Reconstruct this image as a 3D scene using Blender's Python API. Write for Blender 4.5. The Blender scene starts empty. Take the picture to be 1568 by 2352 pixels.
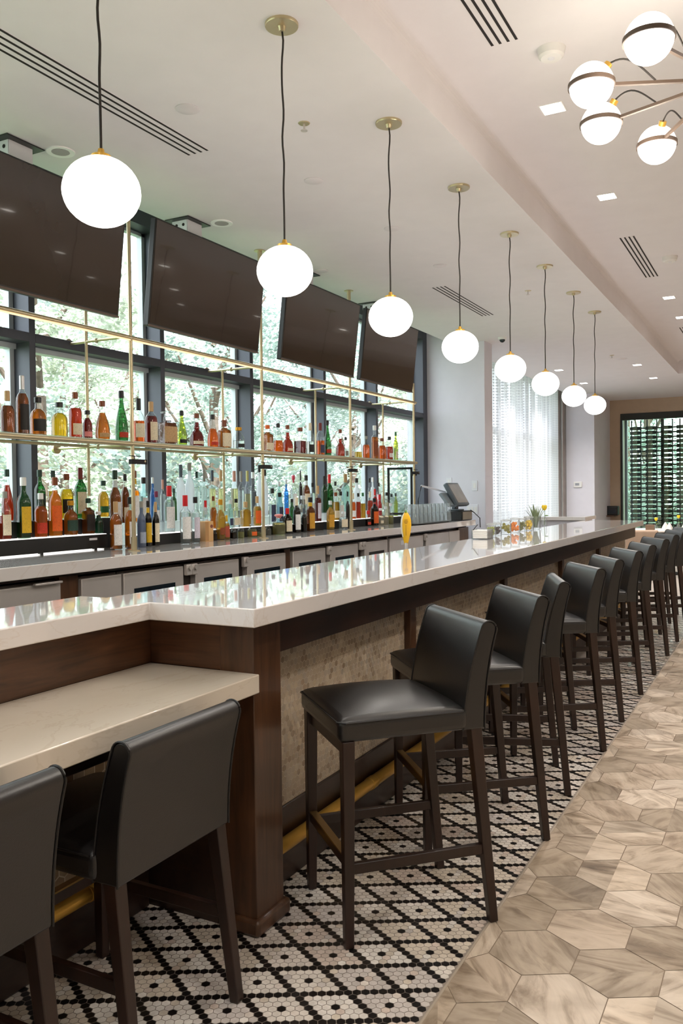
import bpy, bmesh, math, random
from mathutils import Vector, Matrix
random.seed(7)
PI = math.pi
SC = bpy.context.scene
COL = SC.collection

# ------------------------------------------------------------------ helpers
def lin(c):
    c = c / 255.0
    return c / 12.92 if c <= .04045 else ((c + .055) / 1.055) ** 2.4
def rgb(r, g, b): return (lin(r), lin(g), lin(b), 1.0)

class MB:
    """collects shapes into one bmesh and links them as ONE object"""
    def __init__(self): self.bm = bmesh.new()
    def box(self, x0, x1, y0, y1, z0, z1, mtx=None):
        vs = [self.bm.verts.new(p) for p in ((x0,y0,z0),(x1,y0,z0),(x1,y1,z0),(x0,y1,z0),(x0,y0,z1),(x1,y0,z1),(x1,y1,z1),(x0,y1,z1))]
        for f in ((3,2,1,0),(4,5,6,7),(0,1,5,4),(1,2,6,5),(2,3,7,6),(3,0,4,7)): self.bm.faces.new([vs[i] for i in f])
        if mtx:
            for v in vs: v.co = mtx @ v.co
        return self
    def tube(self, p0, p1, r0, r1=None, n=12, sq=False):
        r1 = r0 if r1 is None else r1
        p0, p1 = Vector(p0), Vector(p1); d = (p1 - p0).normalized()
        up = Vector((0,0,1)) if abs(d.z) < .95 else Vector((0,1,0))
        a = d.cross(up).normalized(); b = a.cross(d).normalized()
        n_ = 4 if sq else n; off = PI/4 if sq else 0
        rings = []
        for p, r in ((p0,r0),(p1,r1)):
            rings.append([self.bm.verts.new(p + (a*math.cos(off+2*PI*i/n_) + b*math.sin(off+2*PI*i/n_))*r) for i in range(n_)])
        for i in range(n_): self.bm.faces.new((rings[0][i], rings[0][(i+1)%n_], rings[1][(i+1)%n_], rings[1][i]))
        self.bm.faces.new(rings[0][::-1]); self.bm.faces.new(rings[1])
        return self
    def path(self, pts, r, n=8):
        pts = [Vector(p) for p in pts]; rings = []
        for k, p in enumerate(pts):
            d = (pts[min(k+1, len(pts)-1)] - pts[max(k-1, 0)]).normalized()
            up = Vector((0,0,1)) if abs(d.z) < .9 else Vector((0,1,0))
            a = d.cross(up).normalized(); b = a.cross(d).normalized()
            rings.append([self.bm.verts.new(p + (a*math.cos(2*PI*i/n) + b*math.sin(2*PI*i/n))*r) for i in range(n)])
        for k in range(len(rings)-1):
            for i in range(n): self.bm.faces.new((rings[k][i], rings[k][(i+1)%n], rings[k+1][(i+1)%n], rings[k+1][i]))
        self.bm.faces.new(rings[0][::-1]); self.bm.faces.new(rings[-1])
        return self
    def lathe(self, prof, n=20, c=(0,0,0), pw=2, cap=True):
        rings = []
        for r, z in prof:
            ring = []
            for i in range(n):
                t = 2*PI*i/n; cs, sn = math.cos(t), math.sin(t)
                k = 1.0 if pw == 2 else (abs(cs)**pw + abs(sn)**pw) ** (-1.0/pw)
                ring.append(self.bm.verts.new((c[0]+r*k*cs, c[1]+r*k*sn, c[2]+z)))
            rings.append(ring)
        for k in range(len(rings)-1):
            for i in range(n): self.bm.faces.new((rings[k][i], rings[k][(i+1)%n], rings[k+1][(i+1)%n], rings[k+1][i]))
        if cap:
            self.bm.faces.new(rings[0][::-1]); self.bm.faces.new(rings[-1])
        return self
    def ball(self, c, rx, rz=None, n=24, m=14):
        rz = rz or rx
        prof = [(max(rx*math.sin(PI*k/m), 1e-4), -rz*math.cos(PI*k/m)) for k in range(m+1)]
        return self.lathe(prof, n, c)
    def prism(self, poly, z0, z1):
        lo = [self.bm.verts.new((x,y,z0)) for x,y in poly]; hi = [self.bm.verts.new((x,y,z1)) for x,y in poly]
        n = len(poly)
        self.bm.faces.new(lo[::-1]); self.bm.faces.new(hi)
        for i in range(n): self.bm.faces.new((lo[i], lo[(i+1)%n], hi[(i+1)%n], hi[i]))
        return self
    def prof_x(self, poly, x0, x1):     # polygon in (y,z), extruded along x
        lo = [self.bm.verts.new((x0,y,z)) for y,z in poly]; hi = [self.bm.verts.new((x1,y,z)) for y,z in poly]
        n = len(poly)
        self.bm.faces.new(lo[::-1]); self.bm.faces.new(hi)
        for i in range(n): self.bm.faces.new((lo[i], lo[(i+1)%n], hi[(i+1)%n], hi[i]))
        return self
    def face(self, pts): self.bm.faces.new([self.bm.verts.new(p) for p in pts]); return self
    def build(self, name, mat, parent=None, bevel=0, smooth=True, seg=2, ang=35):
        bmesh.ops.recalc_face_normals(self.bm, faces=self.bm.faces)
        me = bpy.data.meshes.new(name); self.bm.to_mesh(me); self.bm.free()
        me.materials.append(mat)
        if smooth:
            for p in me.polygons: p.use_smooth = True
            me.set_sharp_from_angle(angle=math.radians(ang))
        o = bpy.data.objects.new(name, me); COL.objects.link(o)
        if parent is not None: o.parent = parent
        if bevel:
            b = o.modifiers.new('bevel', 'BEVEL'); b.width = bevel; b.segments = seg; b.limit_method = 'ANGLE'; b.angle_limit = math.radians(40)
        return o

def tag(o, label, cat, group=None, kind=None):
    o['label'] = label; o['category'] = cat
    if group: o['group'] = group
    if kind: o['kind'] = kind
    return o
def thing(name, label, cat, loc=(0,0,0), rz=0, group=None):
    o = bpy.data.objects.new(name, None); COL.objects.link(o)
    o.location = loc; o.rotation_euler = (0,0,rz); o.empty_display_size = .1
    return tag(o, label, cat, group)
def struct(o): o['kind'] = 'structure'; return o
def copy_tree(o, parent=None):
    c = o.copy(); COL.objects.link(c)
    if parent is not None: c.parent = parent
    for ch in list(o.children): copy_tree(ch, c)
    return c

# ------------------------------------------------------------------ materials
MATS = {}
class NT:
    def __init__(self, name):
        self.m = bpy.data.materials.new(name); self.m.use_nodes = True
        self.t = self.m.node_tree; self.t.nodes.clear()
        self.out = self.n('ShaderNodeOutputMaterial')
    def n(self, ty, **kw):
        nd = self.t.nodes.new(ty)
        for k, v in kw.items():
            if k in nd.inputs: nd.inputs[k].default_value = v
            else: setattr(nd, k, v)
        return nd
    def l(self, a, b): self.t.links.new(a, b)
    def surf(self, sock): self.l(sock, self.out.inputs['Surface']); return self.m
    def coord(self, scale=(1,1,1), kind='Object', rot=(0,0,0)):
        tc = self.n('ShaderNodeTexCoord'); mp = self.n('ShaderNodeMapping')
        mp.inputs['Scale'].default_value = scale; mp.inputs['Rotation'].default_value = rot
        self.l(tc.outputs[kind], mp.inputs['Vector']); return mp.outputs['Vector']
    def noise(self, vec, scale=5, detail=4, rough=.5, dist=0):
        nz = self.n('ShaderNodeTexNoise'); nz.inputs['Scale'].default_value = scale; nz.inputs['Detail'].default_value = detail
        nz.inputs['Roughness'].default_value = rough; nz.inputs['Distortion'].default_value = dist
        self.l(vec, nz.inputs['Vector']); return nz.outputs['Fac']
    def ramp(self, fac, stops):
        r = self.n('ShaderNodeValToRGB'); e = r.color_ramp.elements
        while len(e) > 1: e.remove(e[-1])
        e[0].position, e[0].color = stops[0]
        for p, c in stops[1:]:
            x = e.new(p); x.color = c
        self.l(fac, r.inputs['Fac']); return r.outputs['Color']
    def bump(self, fac, strength=.2, dist=.01):
        b = self.n('ShaderNodeBump'); b.inputs['Strength'].default_value = strength; b.inputs['Distance'].default_value = dist
        self.l(fac, b.inputs['Height']); return b.outputs['Normal']
    def bsdf(self, col=None, rough=.5, metal=0, **kw):
        b = self.n('ShaderNodeBsdfPrincipled'); b.inputs['Roughness'].default_value = rough; b.inputs['Metallic'].default_value = metal
        if col is not None:
            if isinstance(col, tuple): b.inputs['Base Color'].default_value = col
            else: self.l(col, b.inputs['Base Color'])
        for k, v in kw.items():
            k = k.replace('_', ' ')
            if k in b.inputs:
                if isinstance(v, (int, float, tuple)): b.inputs[k].default_value = v
                else: self.l(v, b.inputs[k])
        return b
def mul(c, k): return (min(c[0]*k,1), min(c[1]*k,1), min(c[2]*k,1), 1)
def plain(name, col, rough=.5, metal=0, var=.08, scale=6, bump=0, bscale=60, **kw):
    if name in MATS: return MATS[name]
    t = NT(name); v = t.coord()
    c = t.ramp(t.noise(v, scale, 3), [(.3, mul(col, 1-var)), (.7, mul(col, 1+var))])
    if bump: kw['Normal'] = t.bump(t.noise(v, bscale, 3), bump, .004)
    MATS[name] = t.surf(t.bsdf(c, rough, metal, **kw).outputs[0]); return MATS[name]
def emis(name, col, s):
    t = NT(name); e = t.n('ShaderNodeEmission'); e.inputs['Color'].default_value = col; e.inputs['Strength'].default_value = s
    MATS[name] = t.surf(e.outputs[0]); return MATS[name]
def glass(name, tint=(1,1,1,1), rough=0.0, spec=1.45, gl=(1,1,1,1), body=0.0, bodycol=(1,1,1,1), edge=None):
    """thin clear sheet or wall: tinted see-through plus a fresnel gloss"""
    t = NT(name)
    tr = t.n('ShaderNodeBsdfTransparent'); tr.inputs['Color'].default_value = tint
    if edge:
        lw = t.n('ShaderNodeLayerWeight'); lw.inputs['Blend'].default_value = .5
        t.l(t.ramp(lw.outputs['Facing'], [(.35, tint), (.92, edge)]), tr.inputs['Color'])
    base = tr.outputs[0]
    if body:
        df = t.n('ShaderNodeBsdfDiffuse'); df.inputs['Color'].default_value = bodycol
        tl = t.n('ShaderNodeBsdfTranslucent'); tl.inputs['Color'].default_value = bodycol
        m0 = t.n('ShaderNodeMixShader'); m0.inputs[0].default_value = .6; t.l(df.outputs[0], m0.inputs[1]); t.l(tl.outputs[0], m0.inputs[2])
        m1 = t.n('ShaderNodeMixShader'); m1.inputs[0].default_value = body; t.l(base, m1.inputs[1]); t.l(m0.outputs[0], m1.inputs[2]); base = m1.outputs[0]
    g = t.n('ShaderNodeBsdfGlossy'); g.inputs['Roughness'].default_value = rough; g.inputs['Color'].default_value = gl
    fr = t.n('ShaderNodeLayerWeight'); fr.inputs['Blend'].default_value = .5
    pw = t.n('ShaderNodeMath', operation='POWER'); t.l(fr.outputs['Facing'], pw.inputs[0]); pw.inputs[1].default_value = 4.0
    ma = t.n('ShaderNodeMath', operation='MULTIPLY_ADD'); t.l(pw.outputs[0], ma.inputs[0]); ma.inputs[1].default_value = .75*(spec-1)/.5; ma.inputs[2].default_value = .045*(spec-1)/.5
    mx = t.n('ShaderNodeMixShader'); t.l(ma.outputs[0], mx.inputs[0]); t.l(base, mx.inputs[1]); t.l(g.outputs[0], mx.inputs[2])
    MATS[name] = t.surf(mx.outputs[0]); return MATS[name]
def wood(name, c0, c1, axis='Y', rough=.38, coat=.25):
    t = NT(name); s = {'X':(.7,9,9),'Y':(9,.7,9),'Z':(9,9,.7)}[axis]
    v = t.coord(s)
    n1 = t.noise(v, 3.0, 6, .6, 1.2); n2 = t.noise(t.coord((2,2,2)), 1.6, 2)
    a = t.n('ShaderNodeMath', operation='ADD'); t.l(n1, a.inputs[0]); t.l(n2, a.inputs[1])
    h = t.n('ShaderNodeMath', operation='MULTIPLY'); t.l(a.outputs[0], h.inputs[0]); h.inputs[1].default_value = .5
    c = t.ramp(h.outputs[0], [(.34, c0), (.5, tuple((x+y)/2 for x, y in zip(c0, c1))), (.66, c1)])
    b = t.bsdf(c, rough, 0, Normal=t.bump(n1, .08, .003), Coat_Weight=coat, Coat_Roughness=.15)
    MATS[name] = t.surf(b.outputs[0]); return MATS[name]
def quartz(name, c0, c1, vein, rough=.05):
    t = NT(name); v = t.coord((1,.5,1))
    n1 = t.noise(v, 2.2, 6, .6, 1.5)
    c = t.ramp(n1, [(.3, c0), (.495, c1), (.505, vein), (.52, c1), (.75, c0)])
    b = t.bsdf(c, rough, 0, Coat_Weight=.6, Coat_Roughness=.02, IOR=1.55)
    MATS[name] = t.surf(b.outputs[0]); return MATS[name]
def attr_tile(name, rough, spots=0.0, vein=False, bump=0.0):
    """colour per tile from the mesh, with fine mineral variation"""
    t = NT(name); at = t.n('ShaderNodeAttribute', attribute_name='Col')
    if vein:
        at2 = t.n('ShaderNodeAttribute', attribute_name='Dir')
        tc = t.n('ShaderNodeTexCoord'); ad = t.n('ShaderNodeVectorMath', operation='ADD')
        sepd = t.n('ShaderNodeSeparateColor'); t.l(at2.outputs['Color'], sepd.inputs[0])
        rotn = t.n('ShaderNodeVectorRotate', rotation_type='Z_AXIS'); t.l(tc.outputs['Object'], rotn.inputs['Vector'])
        am = t.n('ShaderNodeMath', operation='MULTIPLY'); t.l(sepd.outputs[0], am.inputs[0]); am.inputs[1].default_value = 6.283; t.l(am.outputs[0], rotn.inputs['Angle'])
        off = t.n('ShaderNodeVectorMath', operation='SCALE'); t.l(at2.outputs['Color'], off.inputs[0]); off.inputs['Scale'].default_value = 37.0
        t.l(rotn.outputs[0], ad.inputs[0]); t.l(off.outputs[0], ad.inputs[1])
        mp = t.n('ShaderNodeMapping'); mp.inputs['Scale'].default_value = (2.2, 8, 1); t.l(ad.outputs[0], mp.inputs['Vector'])
        n1 = t.noise(mp.outputs[0], 1.6, 6, .62, 1.1); n2 = t.noise(ad.outputs[0], 5.0, 3, .5, .8)
        c1 = t.ramp(n1, [(.22, rgb(96,82,68)), (.36, rgb(162,146,129)), (.52, rgb(206,192,176)), (.8, rgb(226,214,200))])
        c2 = t.ramp(n2, [(.3, (.55,.52,.48,1)), (.55, (1,1,1,1))])
        m0 = t.n('ShaderNodeMix', data_type='RGBA', blend_type='MULTIPLY'); m0.inputs[0].default_value = .55; t.l(c1, m0.inputs[6]); t.l(c2, m0.inputs[7])
        m = t.n('ShaderNodeMix', data_type='RGBA', blend_type='MULTIPLY'); m.inputs[0].default_value = 1; t.l(at.outputs['Color'], m.inputs[6]); t.l(m0.outputs[2], m.inputs[7])
        c = m.outputs[2]
        b = t.bsdf(c, rough, 0, Normal=t.bump(n1, .06, .004))
    else:
        n1 = t.noise(t.coord(), 45, 3)
        m = t.n('ShaderNodeMix', data_type='RGBA', blend_type='MULTIPLY'); m.inputs[0].default_value = .5
        t.l(at.outputs['Color'], m.inputs[6]); t.l(t.ramp(n1, [(.3,(.75,.73,.7,1)), (.65,(1,1,1,1))]), m.inputs[7])
        b = t.bsdf(m.outputs[2], rough, 0, Coat_Weight=.2)
    MATS[name] = t.surf(b.outputs[0]); return MATS[name]

M = {}
M['ceiling'] = plain('ceiling paint', rgb(228,224,227), .9, var=.015)
M['wallgrey'] = plain('grey wall paint', rgb(216,214,223), .85, var=.02, bump=.03)
M['walltaupe'] = plain('taupe wall paint', rgb(184,164,142), .85, var=.03)
M['wallcream'] = plain('cream wall paint', rgb(205,195,182), .9, var=.02)
M['frame'] = plain('slate window metal', rgb(74,76,86), .45, .3, var=.04)
M['framelight'] = plain('pale window bead', rgb(188,196,202), .4, .2, var=.03)
M['marble'] = quartz('white quartz', rgb(226,220,218), rgb(230,225,223), rgb(222,214,209), .045)
M['marble2'] = quartz('cream quartz', rgb(214,203,186), rgb(217,206,190), rgb(209,197,179), .12)
M['walnutX'] = wood('walnut stain, grain along x', rgb(48,28,16), rgb(100,64,40), 'X')
M['walnutY'] = wood('walnut stain, grain along y', rgb(52,31,17), rgb(104,67,41), 'Y')
M['walnutZ'] = wood('walnut stain, upright grain', rgb(44,26,15), rgb(94,62,40), 'Z')
M['darkY'] = wood('dark stained and shaded wood', rgb(26,14,9), rgb(54,32,20), 'Y')
M['legwood'] = wood('espresso stool wood', rgb(24,10,5), rgb(46,23,12), 'Z', .42, .06)
M['leather'] = plain('black brown leather', rgb(13,10,10), .38, var=.12, scale=9, bump=.1, bscale=260, Specular_IOR_Level=.6, Coat_Weight=.3, Coat_Roughness=.27)
M['piping'] = plain('leather piping', rgb(20,17,17), .4)
M['footplate'] = plain('worn brass foot plate', rgb(140,112,66), .32, .85)
M['brass'] = plain('polished brass', rgb(214,168,76), .3, .6)
M['champagne'] = plain('champagne brass', rgb(200,186,152), .3, .75, var=.04)
M['steel'] = plain('brushed steel', rgb(206,200,196), .33, .4, var=.07, scale=3)
M['steeldark'] = plain('dark steel', rgb(84,78,76), .4, .7)
M['black'] = plain('black plastic', rgb(18,17,17), .4, var=.05)
M['blackmatte'] = plain('matte black', rgb(20,19,19), .7)
M['dark'] = plain('dark recess', rgb(22,17,14), .8)
M['screen'] = plain('dark television screen', rgb(52,43,37), .1, var=.03, Coat_Weight=.5, Coat_Roughness=.03)
M['white'] = plain('white plastic', rgb(228,226,224), .45, var=.02)
M['slot'] = plain('vent slot', rgb(30,24,22), .8)
M['cordblack'] = plain('black cord', rgb(34,26,22), .6)
M['bronze'] = plain('taupe bronze', rgb(92,76,66), .55, .1)
M['globe'] = emis('lit opal glass', (1, .965, .91, 1), 3.2)
M['led'] = emis('led lens', (1, .93, .84, 1), 14)
M['ledwarm'] = emis('warm led strip', (1, .70, .42, 1), 1.6)
M['ledwhite'] = emis('white lit top', (1, .97, .92, 1), 1.6)
M['pane'] = glass('window glass', (.97,.99,.98,1), 0.0, 1.3)
M['shelfglass'] = glass('shelf glass', (.82,.93,.89,1), 0.0, 1.4)
M['fridgeglass'] = plain('fridge door glass', rgb(26,34,42), .08)
M['clearglass'] = glass('drinking glass', (.96,.975,.98,1), .02, 1.5, edge=(.34,.37,.40,1), body=.07)
M['cloudy'] = glass('cloudy plastic', (.95,.96,.96,1), .15, 1.4, body=.4, bodycol=rgb(226,228,226))
M['plate'] = plain('switch plate', rgb(222,222,228), .5, var=.01)

# ------------------------------------------------------------------ camera
CAMH = 1.45
def camera():
    yaw, pit, rol = math.radians(28.005), math.radians(1.3064), math.radians(-.6722)
    fw = Vector((-math.sin(yaw)*math.cos(pit), math.cos(yaw)*math.cos(pit), -math.sin(pit)))
    r = Vector((math.cos(yaw), math.sin(yaw), 0)); u = r.cross(fw)
    r2 = r*math.cos(rol) + u*math.sin(rol); u2 = -r*math.sin(rol) + u*math.cos(rol)
    cd = bpy.data.cameras.new('camera'); cam = bpy.data.objects.new('camera', cd); COL.objects.link(cam)
    m = Matrix((r2, u2, -fw)).transposed().to_4x4(); m.translation = (0, 0, CAMH); cam.matrix_world = m
    cd.sensor_fit = 'VERTICAL'; cd.sensor_height = 36; cd.lens = 36*1919.24/2352; cd.clip_start = .05; cd.clip_end = 300
    SC.camera = cam
camera()

# ------------------------------------------------------------------ room shell
LZ, HZ = 3.40, 3.62          # low ceiling over the bar, raised ceiling over the aisle
SX = -1.61                   # soffit edge
b = MB(); b.box(-3.90, SX, -3, 19.2, LZ, LZ+.35); b.box(SX, 6, 15.2, 19.2, LZ, LZ+.35)
struct(b.build('ceiling', M['ceiling']))
b = MB(); b.box(SX, 6, -3, 15.2, HZ, HZ+.13)
struct(b.build('ceiling', M['ceiling']))
b = MB()                      # rounded cove where the soffit meets the raised ceiling
for k in range(6):
    a0, a1 = PI/2*k/6, PI/2*(k+1)/6
    q = lambda a: (SX+.05-.05*math.sin(a) , HZ-.05+.05*math.cos(a))
    (xa, za), (xb, zb) = (SX+.05-.05*math.cos(a0), HZ-.05+.05*math.sin(a0)), (SX+.05-.05*math.cos(a1), HZ-.05+.05*math.sin(a1))
    b.face(((xa,-3,za),(xa,15.2,za),(xb,15.2,zb),(xb,-3,zb)))
struct(b.build('trim_1', M['ceiling']))
b = MB(); b.box(-4.6, -3.90, -3, 19.2, 3.62, 3.75)          # shade pocket along the windows
struct(b.build('ceiling', M['ceiling']))
b = MB(); b.box(6, 6.1, -3, 19.2, 0, 3.75); struct(b.build('wall_right', M['wallcream']))
b = MB(); b.box(-4.6, 6.1, -3.1, -3, 0, 3.75); struct(b.build('wall_front', M['wallcream']))
b = MB()                                                       # low wall under the windows, and its return pier
b.box(-4.55, -4.27, -3, 10.48, 0, .95)
struct(b.build('wall_left', M['wallgrey']))
b = MB(); b.box(-4.55, -3.45, 10.48, 10.80, 0, 3.62); struct(b.build('wall_pier', M['wallgrey'], bevel=.004))
b = MB(); b.box(-4.55, -3.41, 17.30, 19.2, 0, 3.62); struct(b.build('wall_corner', M['wallgrey'], bevel=.004))
b = MB()                                                       # far wall with the opening of the wine wall
b.box(-3.41, -3.19, 19.0, 19.2, 0, 3.4); b.box(-3.19, -1.75, 19.0, 19.2, 3.10, 3.4); b.box(-1.75, 6.1, 19.0, 19.2, 0, 3.4); b.box(-3.19, -1.75, 19.0, 19.2, 0, .25)
struct(b.build('wall_back', M['walltaupe']))

# floors ------------------------------------------------------------
def hex_mesh(name, mat, centres, r, rot, z, place, inset=.93, dirs=False):
    verts, faces, cols, drs = [], [], [], []
    def dr(): return (random.choice((.0, .167, .333, .5)) + random.uniform(-.02,.02), random.random(), random.random(), 1)
    for (u, v, c) in centres:
        i0 = len(verts)
        for k in range(6):
            a = rot + PI/3*k
            verts.append(place(u + r*inset*math.cos(a), v + r*inset*math.sin(a), z))
        if dirs and random.random() < .62:          # tile printed as two boards
            k = random.randrange(3)
            for q in (0, 3):
                f_ = random.uniform(.82, 1.12)
                faces.append(tuple(i0 + (k+q+j) % 6 for j in range(4))); cols.append((c[0]*f_, c[1]*f_, c[2]*f_, 1)); drs.append(dr())
        else:
            faces.append(tuple(range(i0, i0+6))); cols.append(c)
            if dirs: drs.append(dr())
    me = bpy.data.meshes.new(name); me.from_pydata(verts, [], faces)
    ca = me.color_attributes.new('Col', 'FLOAT_COLOR', 'CORNER')
    buf = []
    for c, f_ in zip(cols, faces): buf += list(c)*len(f_)
    ca.data.foreach_set('color', buf)
    if dirs:
        cb = me.color_attributes.new('Dir', 'FLOAT_COLOR', 'CORNER'); buf = []
        for c, f_ in zip(drs, faces): buf += list(c)*len(f_)
        cb.data.foreach_set('color', buf)
    me.materials.append(mat); me.update()
    o = bpy.data.objects.new(name, me); COL.objects.link(o); return o
def jit(c, a):
    k = 1 + random.uniform(-a, a); return (c[0]*k, c[1]*k, c[2]*k, 1)

BX = -.88                     # line where the bar mosaic meets the stone-look tile
b = MB(); b.box(BX, 6, -3, 19.2, -.1, -.0012); struct(b.build('floor', plain('tile grout', rgb(128,112,96), .9)))
b = MB(); b.box(-4.6, BX, -3, 19.2, -.1, -.0012); struct(b.build('floor', plain('mosaic grout', rgb(150,140,130), .9)))
# one-inch mosaic: black rows every sixth tile in two directions, black dot in each diamond
p = .0254; s3 = math.sqrt(3)/2; O = (-.989, 2.647); cs = []
tones = [rgb(228,220,210), rgb(222,212,202), rgb(214,198,186), rgb(206,198,192), rgb(230,224,216), rgb(216,204,188)]
blk = rgb(22,19,18)
for i in range(-400, 620):
    for j in range(-420, 620):
        x = O[0] + s3*p*(i - j); y = O[1] + .5*p*(i + j)
        if not (-2.0 < x < BX-.006 and .2 < y < 12.0): continue
        if y > 7 and x < -1.5: continue
        im, jm = i % 6, j % 6
        if im == 0 or jm == 0 or (im == 3 and jm == 3): c = jit(blk, .2)
        else:
            c = jit(tones[hash((i//6, j//6)) % 6], .07) if (i*7 + j*3) % 5 else jit(random.choice(tones), .1)
        cs.append((x, y, c))
M['mosaic'] = attr_tile('mosaic tile', .32)
struct(hex_mesh('floor', M['mosaic'], cs, p/math.sqrt(3), 0, 0, lambda u, v, z: (u, v, z), .92))
b = MB(); b.box(-1.98, BX, 12.0, 19.2, -.001, 0); struct(b.build('floor', plain('far mosaic', rgb(170,160,150), .5)))
# big hexagonal stone-look tiles
R = .145; w = R*math.sqrt(3); cs = []
for a in range(-2, 30):
    for c_ in range(-16, 90):
        cx = -.5727 - w/2 + w*a*1.0 + (w/2 if c_ % 2 else 0); cy = 2.571 + 1.5*R*c_
        if cx < BX - w or cx > 5.9 or cy > 19: continue
        t = random.choice(((.95,.92,.87),(.86,.82,.76),(.70,.66,.60),(.97,.95,.92),(.60,.56,.50),(.8,.75,.69)))
        cs.append((cx, cy, (t[0], t[1], t[2], 1)))
M['bigtile'] = attr_tile('stone look hexagon tile', .42, vein=True)
o = hex_mesh('floor', M['bigtile'], cs, R, PI/6, 0, lambda u, v, z: (max(u, BX), v, z), .988, True)
struct(o)
b = MB(); b.box(BX-.003, BX+.004, -3, 19, -.001, .0012); struct(b.build('trim_2', plain('tile edge strip', rgb(168,154,138), .5)))

# left window wall ---------------------------------------------------
GX, FX = -4.42, -4.25
YM = [-1.2, 0.05, 1.29, 2.54, 3.79, 5.055, 6.275, 7.63, 8.89, 10.34]
for n in range(len(YM)-1):
    y0, y1 = YM[n] + .05, YM[n+1]
    fr = MB()
    fr.box(GX-.03, FX, YM[n], y0, .95, 3.62)                    # mullion, deep blade
    fr.box(GX-.03, FX, y0, y1, 2.435, 2.495)                    # transom
    fr.box(GX-.03, FX, y0, y1, 3.47, 3.62)                     # head
    fr.box(GX-.03, FX+.02, y0, y1, .95, 1.0)                   # sill
    if n == len(YM)-2: fr.box(GX-.03, FX, y1, 10.48, .95, 3.62)
    f = struct(fr.build('window_%d' % (n+1), M['frame'], bevel=.003))
    bd = MB()
    bd.box(GX-.02, GX+.03, y1-.035, y1-.001, 1.0, 3.47); bd.box(GX-.02, GX+.03, y0+.001, y0+.02, 1.0, 3.47)
    bd.box(GX-.02, GX+.05, y0, y1, 2.40, 2.434); bd.box(GX-.02, GX+.03, y0, y1, 3.445, 3.469)
    bd.build('window_bead', M['framelight'], f)
    g = MB()
    for z0, z1 in ((1.0, 2.43), (2.5, 3.465)): g.face(((GX,y0,z0),(GX,y1,z0),(GX,y1,z1),(GX,y0,z1)))
    g.build('window_pane', M['pane'], f, smooth=False)
# curtained window further on
f = MB()
for y in (10.8, 12.9, 15.0, 17.2): f.box(GX-.03, GX+.09, y, y+.08, 0, 3.62)
f.box(GX-.03, GX+.09, 10.8, 17.3, 2.43, 2.53); f.box(GX-.03, GX+.09, 10.8, 17.3, 0, .1)
f = struct(f.build('window_10', M['frame']))
g = MB(); g.face(((GX,10.8,0),(GX,17.3,0),(GX,17.3,3.6),(GX,10.8,3.6))); g.build('window_pane', M['pane'], f, smooth=False)
# window behind the wine wall
f = MB()
for x in (-3.2, -2.43, -1.8): f.box(x, x+.06, 19.55, 19.65, .2, 3.2)
f.box(-3.2, -1.74, 19.55, 19.65, 3.1, 3.2); f.box(-3.2, -1.74, 19.55, 19.65, .15, .25)
f = struct(f.build('window_11', M['frame']))
g = MB(); g.face(((-3.2,19.6,.2),(-1.75,19.6,.2),(-1.75,19.6,3.1),(-3.2,19.6,3.1))); g.build('window_pane', M['pane'], f, smooth=False)
b = MB(); b.box(-3.32, -3.19, 19.2, 19.7, 0, 3.4); b.box(-1.75, -1.65, 19.2, 19.7, 0, 3.4); b.box(-3.3, -1.65, 19.2, 19.7, 3.2, 3.4); b.box(-3.3, -1.65, 19.2, 19.7, 0, .15)
struct(b.build('wall_alcove', M['wallcream']))

# sheer curtain and drape
t = NT('sheer lattice curtain')
uv = t.coord((1, 1, 1)); sp = t.n('ShaderNodeSeparateXYZ'); t.l(uv, sp.inputs[0])
def sn(sock, k, ph=0):
    m = t.n('ShaderNodeMath', operation='MULTIPLY_ADD'); t.l(sock, m.inputs[0]); m.inputs[1].default_value = k; m.inputs[2].default_value = ph
    s = t.n('ShaderNodeMath', operation='SINE'); t.l(m.outputs[0], s.inputs[0]); return s.outputs[0]
su = t.n('ShaderNodeMath', operation='ADD'); t.l(sp.outputs['Y'], su.inputs[0]); t.l(sp.outputs['Z'], su.inputs[1])
di = t.n('ShaderNodeMath', operation='SUBTRACT'); t.l(sp.outputs['Y'], di.inputs[0]); t.l(sp.outputs['Z'], di.inputs[1])
pr = t.n('ShaderNodeMath', operation='MULTIPLY'); t.l(sn(su.outputs[0], 66), pr.inputs[0]); t.l(sn(di.outputs[0], 66), pr.inputs[1])
th = t.n('ShaderNodeMath', operation='GREATER_THAN'); t.l(pr.outputs[0], th.inputs[0]); th.inputs[1].default_value = .22
df = t.n('ShaderNodeBsdfDiffuse'); df.inputs['Color'].default_value = rgb(238,238,244)
tl = t.n('ShaderNodeBsdfTranslucent'); tl.inputs['Color'].default_value = rgb(240,240,248)
tr = t.n('ShaderNodeBsdfTransparent'); tr.inputs['Color'].default_value = (.9,.9,.94,1)
m1 = t.n('ShaderNodeMixShader'); m1.inputs[0].default_value = .5; t.l(df.outputs[0], m1.inputs[1]); t.l(tl.outputs[0], m1.inputs[2])
m2 = t.n('ShaderNodeMixShader'); m2.inputs[0].default_value = .12; t.l(m1.outputs[0], m2.inputs[1]); t.l(tr.outputs[0], m2.inputs[2])
d2 = t.n('ShaderNodeBsdfDiffuse'); d2.inputs['Color'].default_value = rgb(176,178,190)
m4 = t.n('ShaderNodeMixShader'); m4.inputs[0].default_value = .55; t.l(d2.outputs[0], m4.inputs[1]); t.l(m1.outputs[0], m4.inputs[2])
m3 = t.n('ShaderNodeMixShader'); t.l(th.outputs[0], m3.inputs[0]); t.l(m2.outputs[0], m3.inputs[1]); t.l(m4.outputs[0], m3.inputs[2])
M['sheer'] = t.surf(m3.outputs[0])
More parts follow.
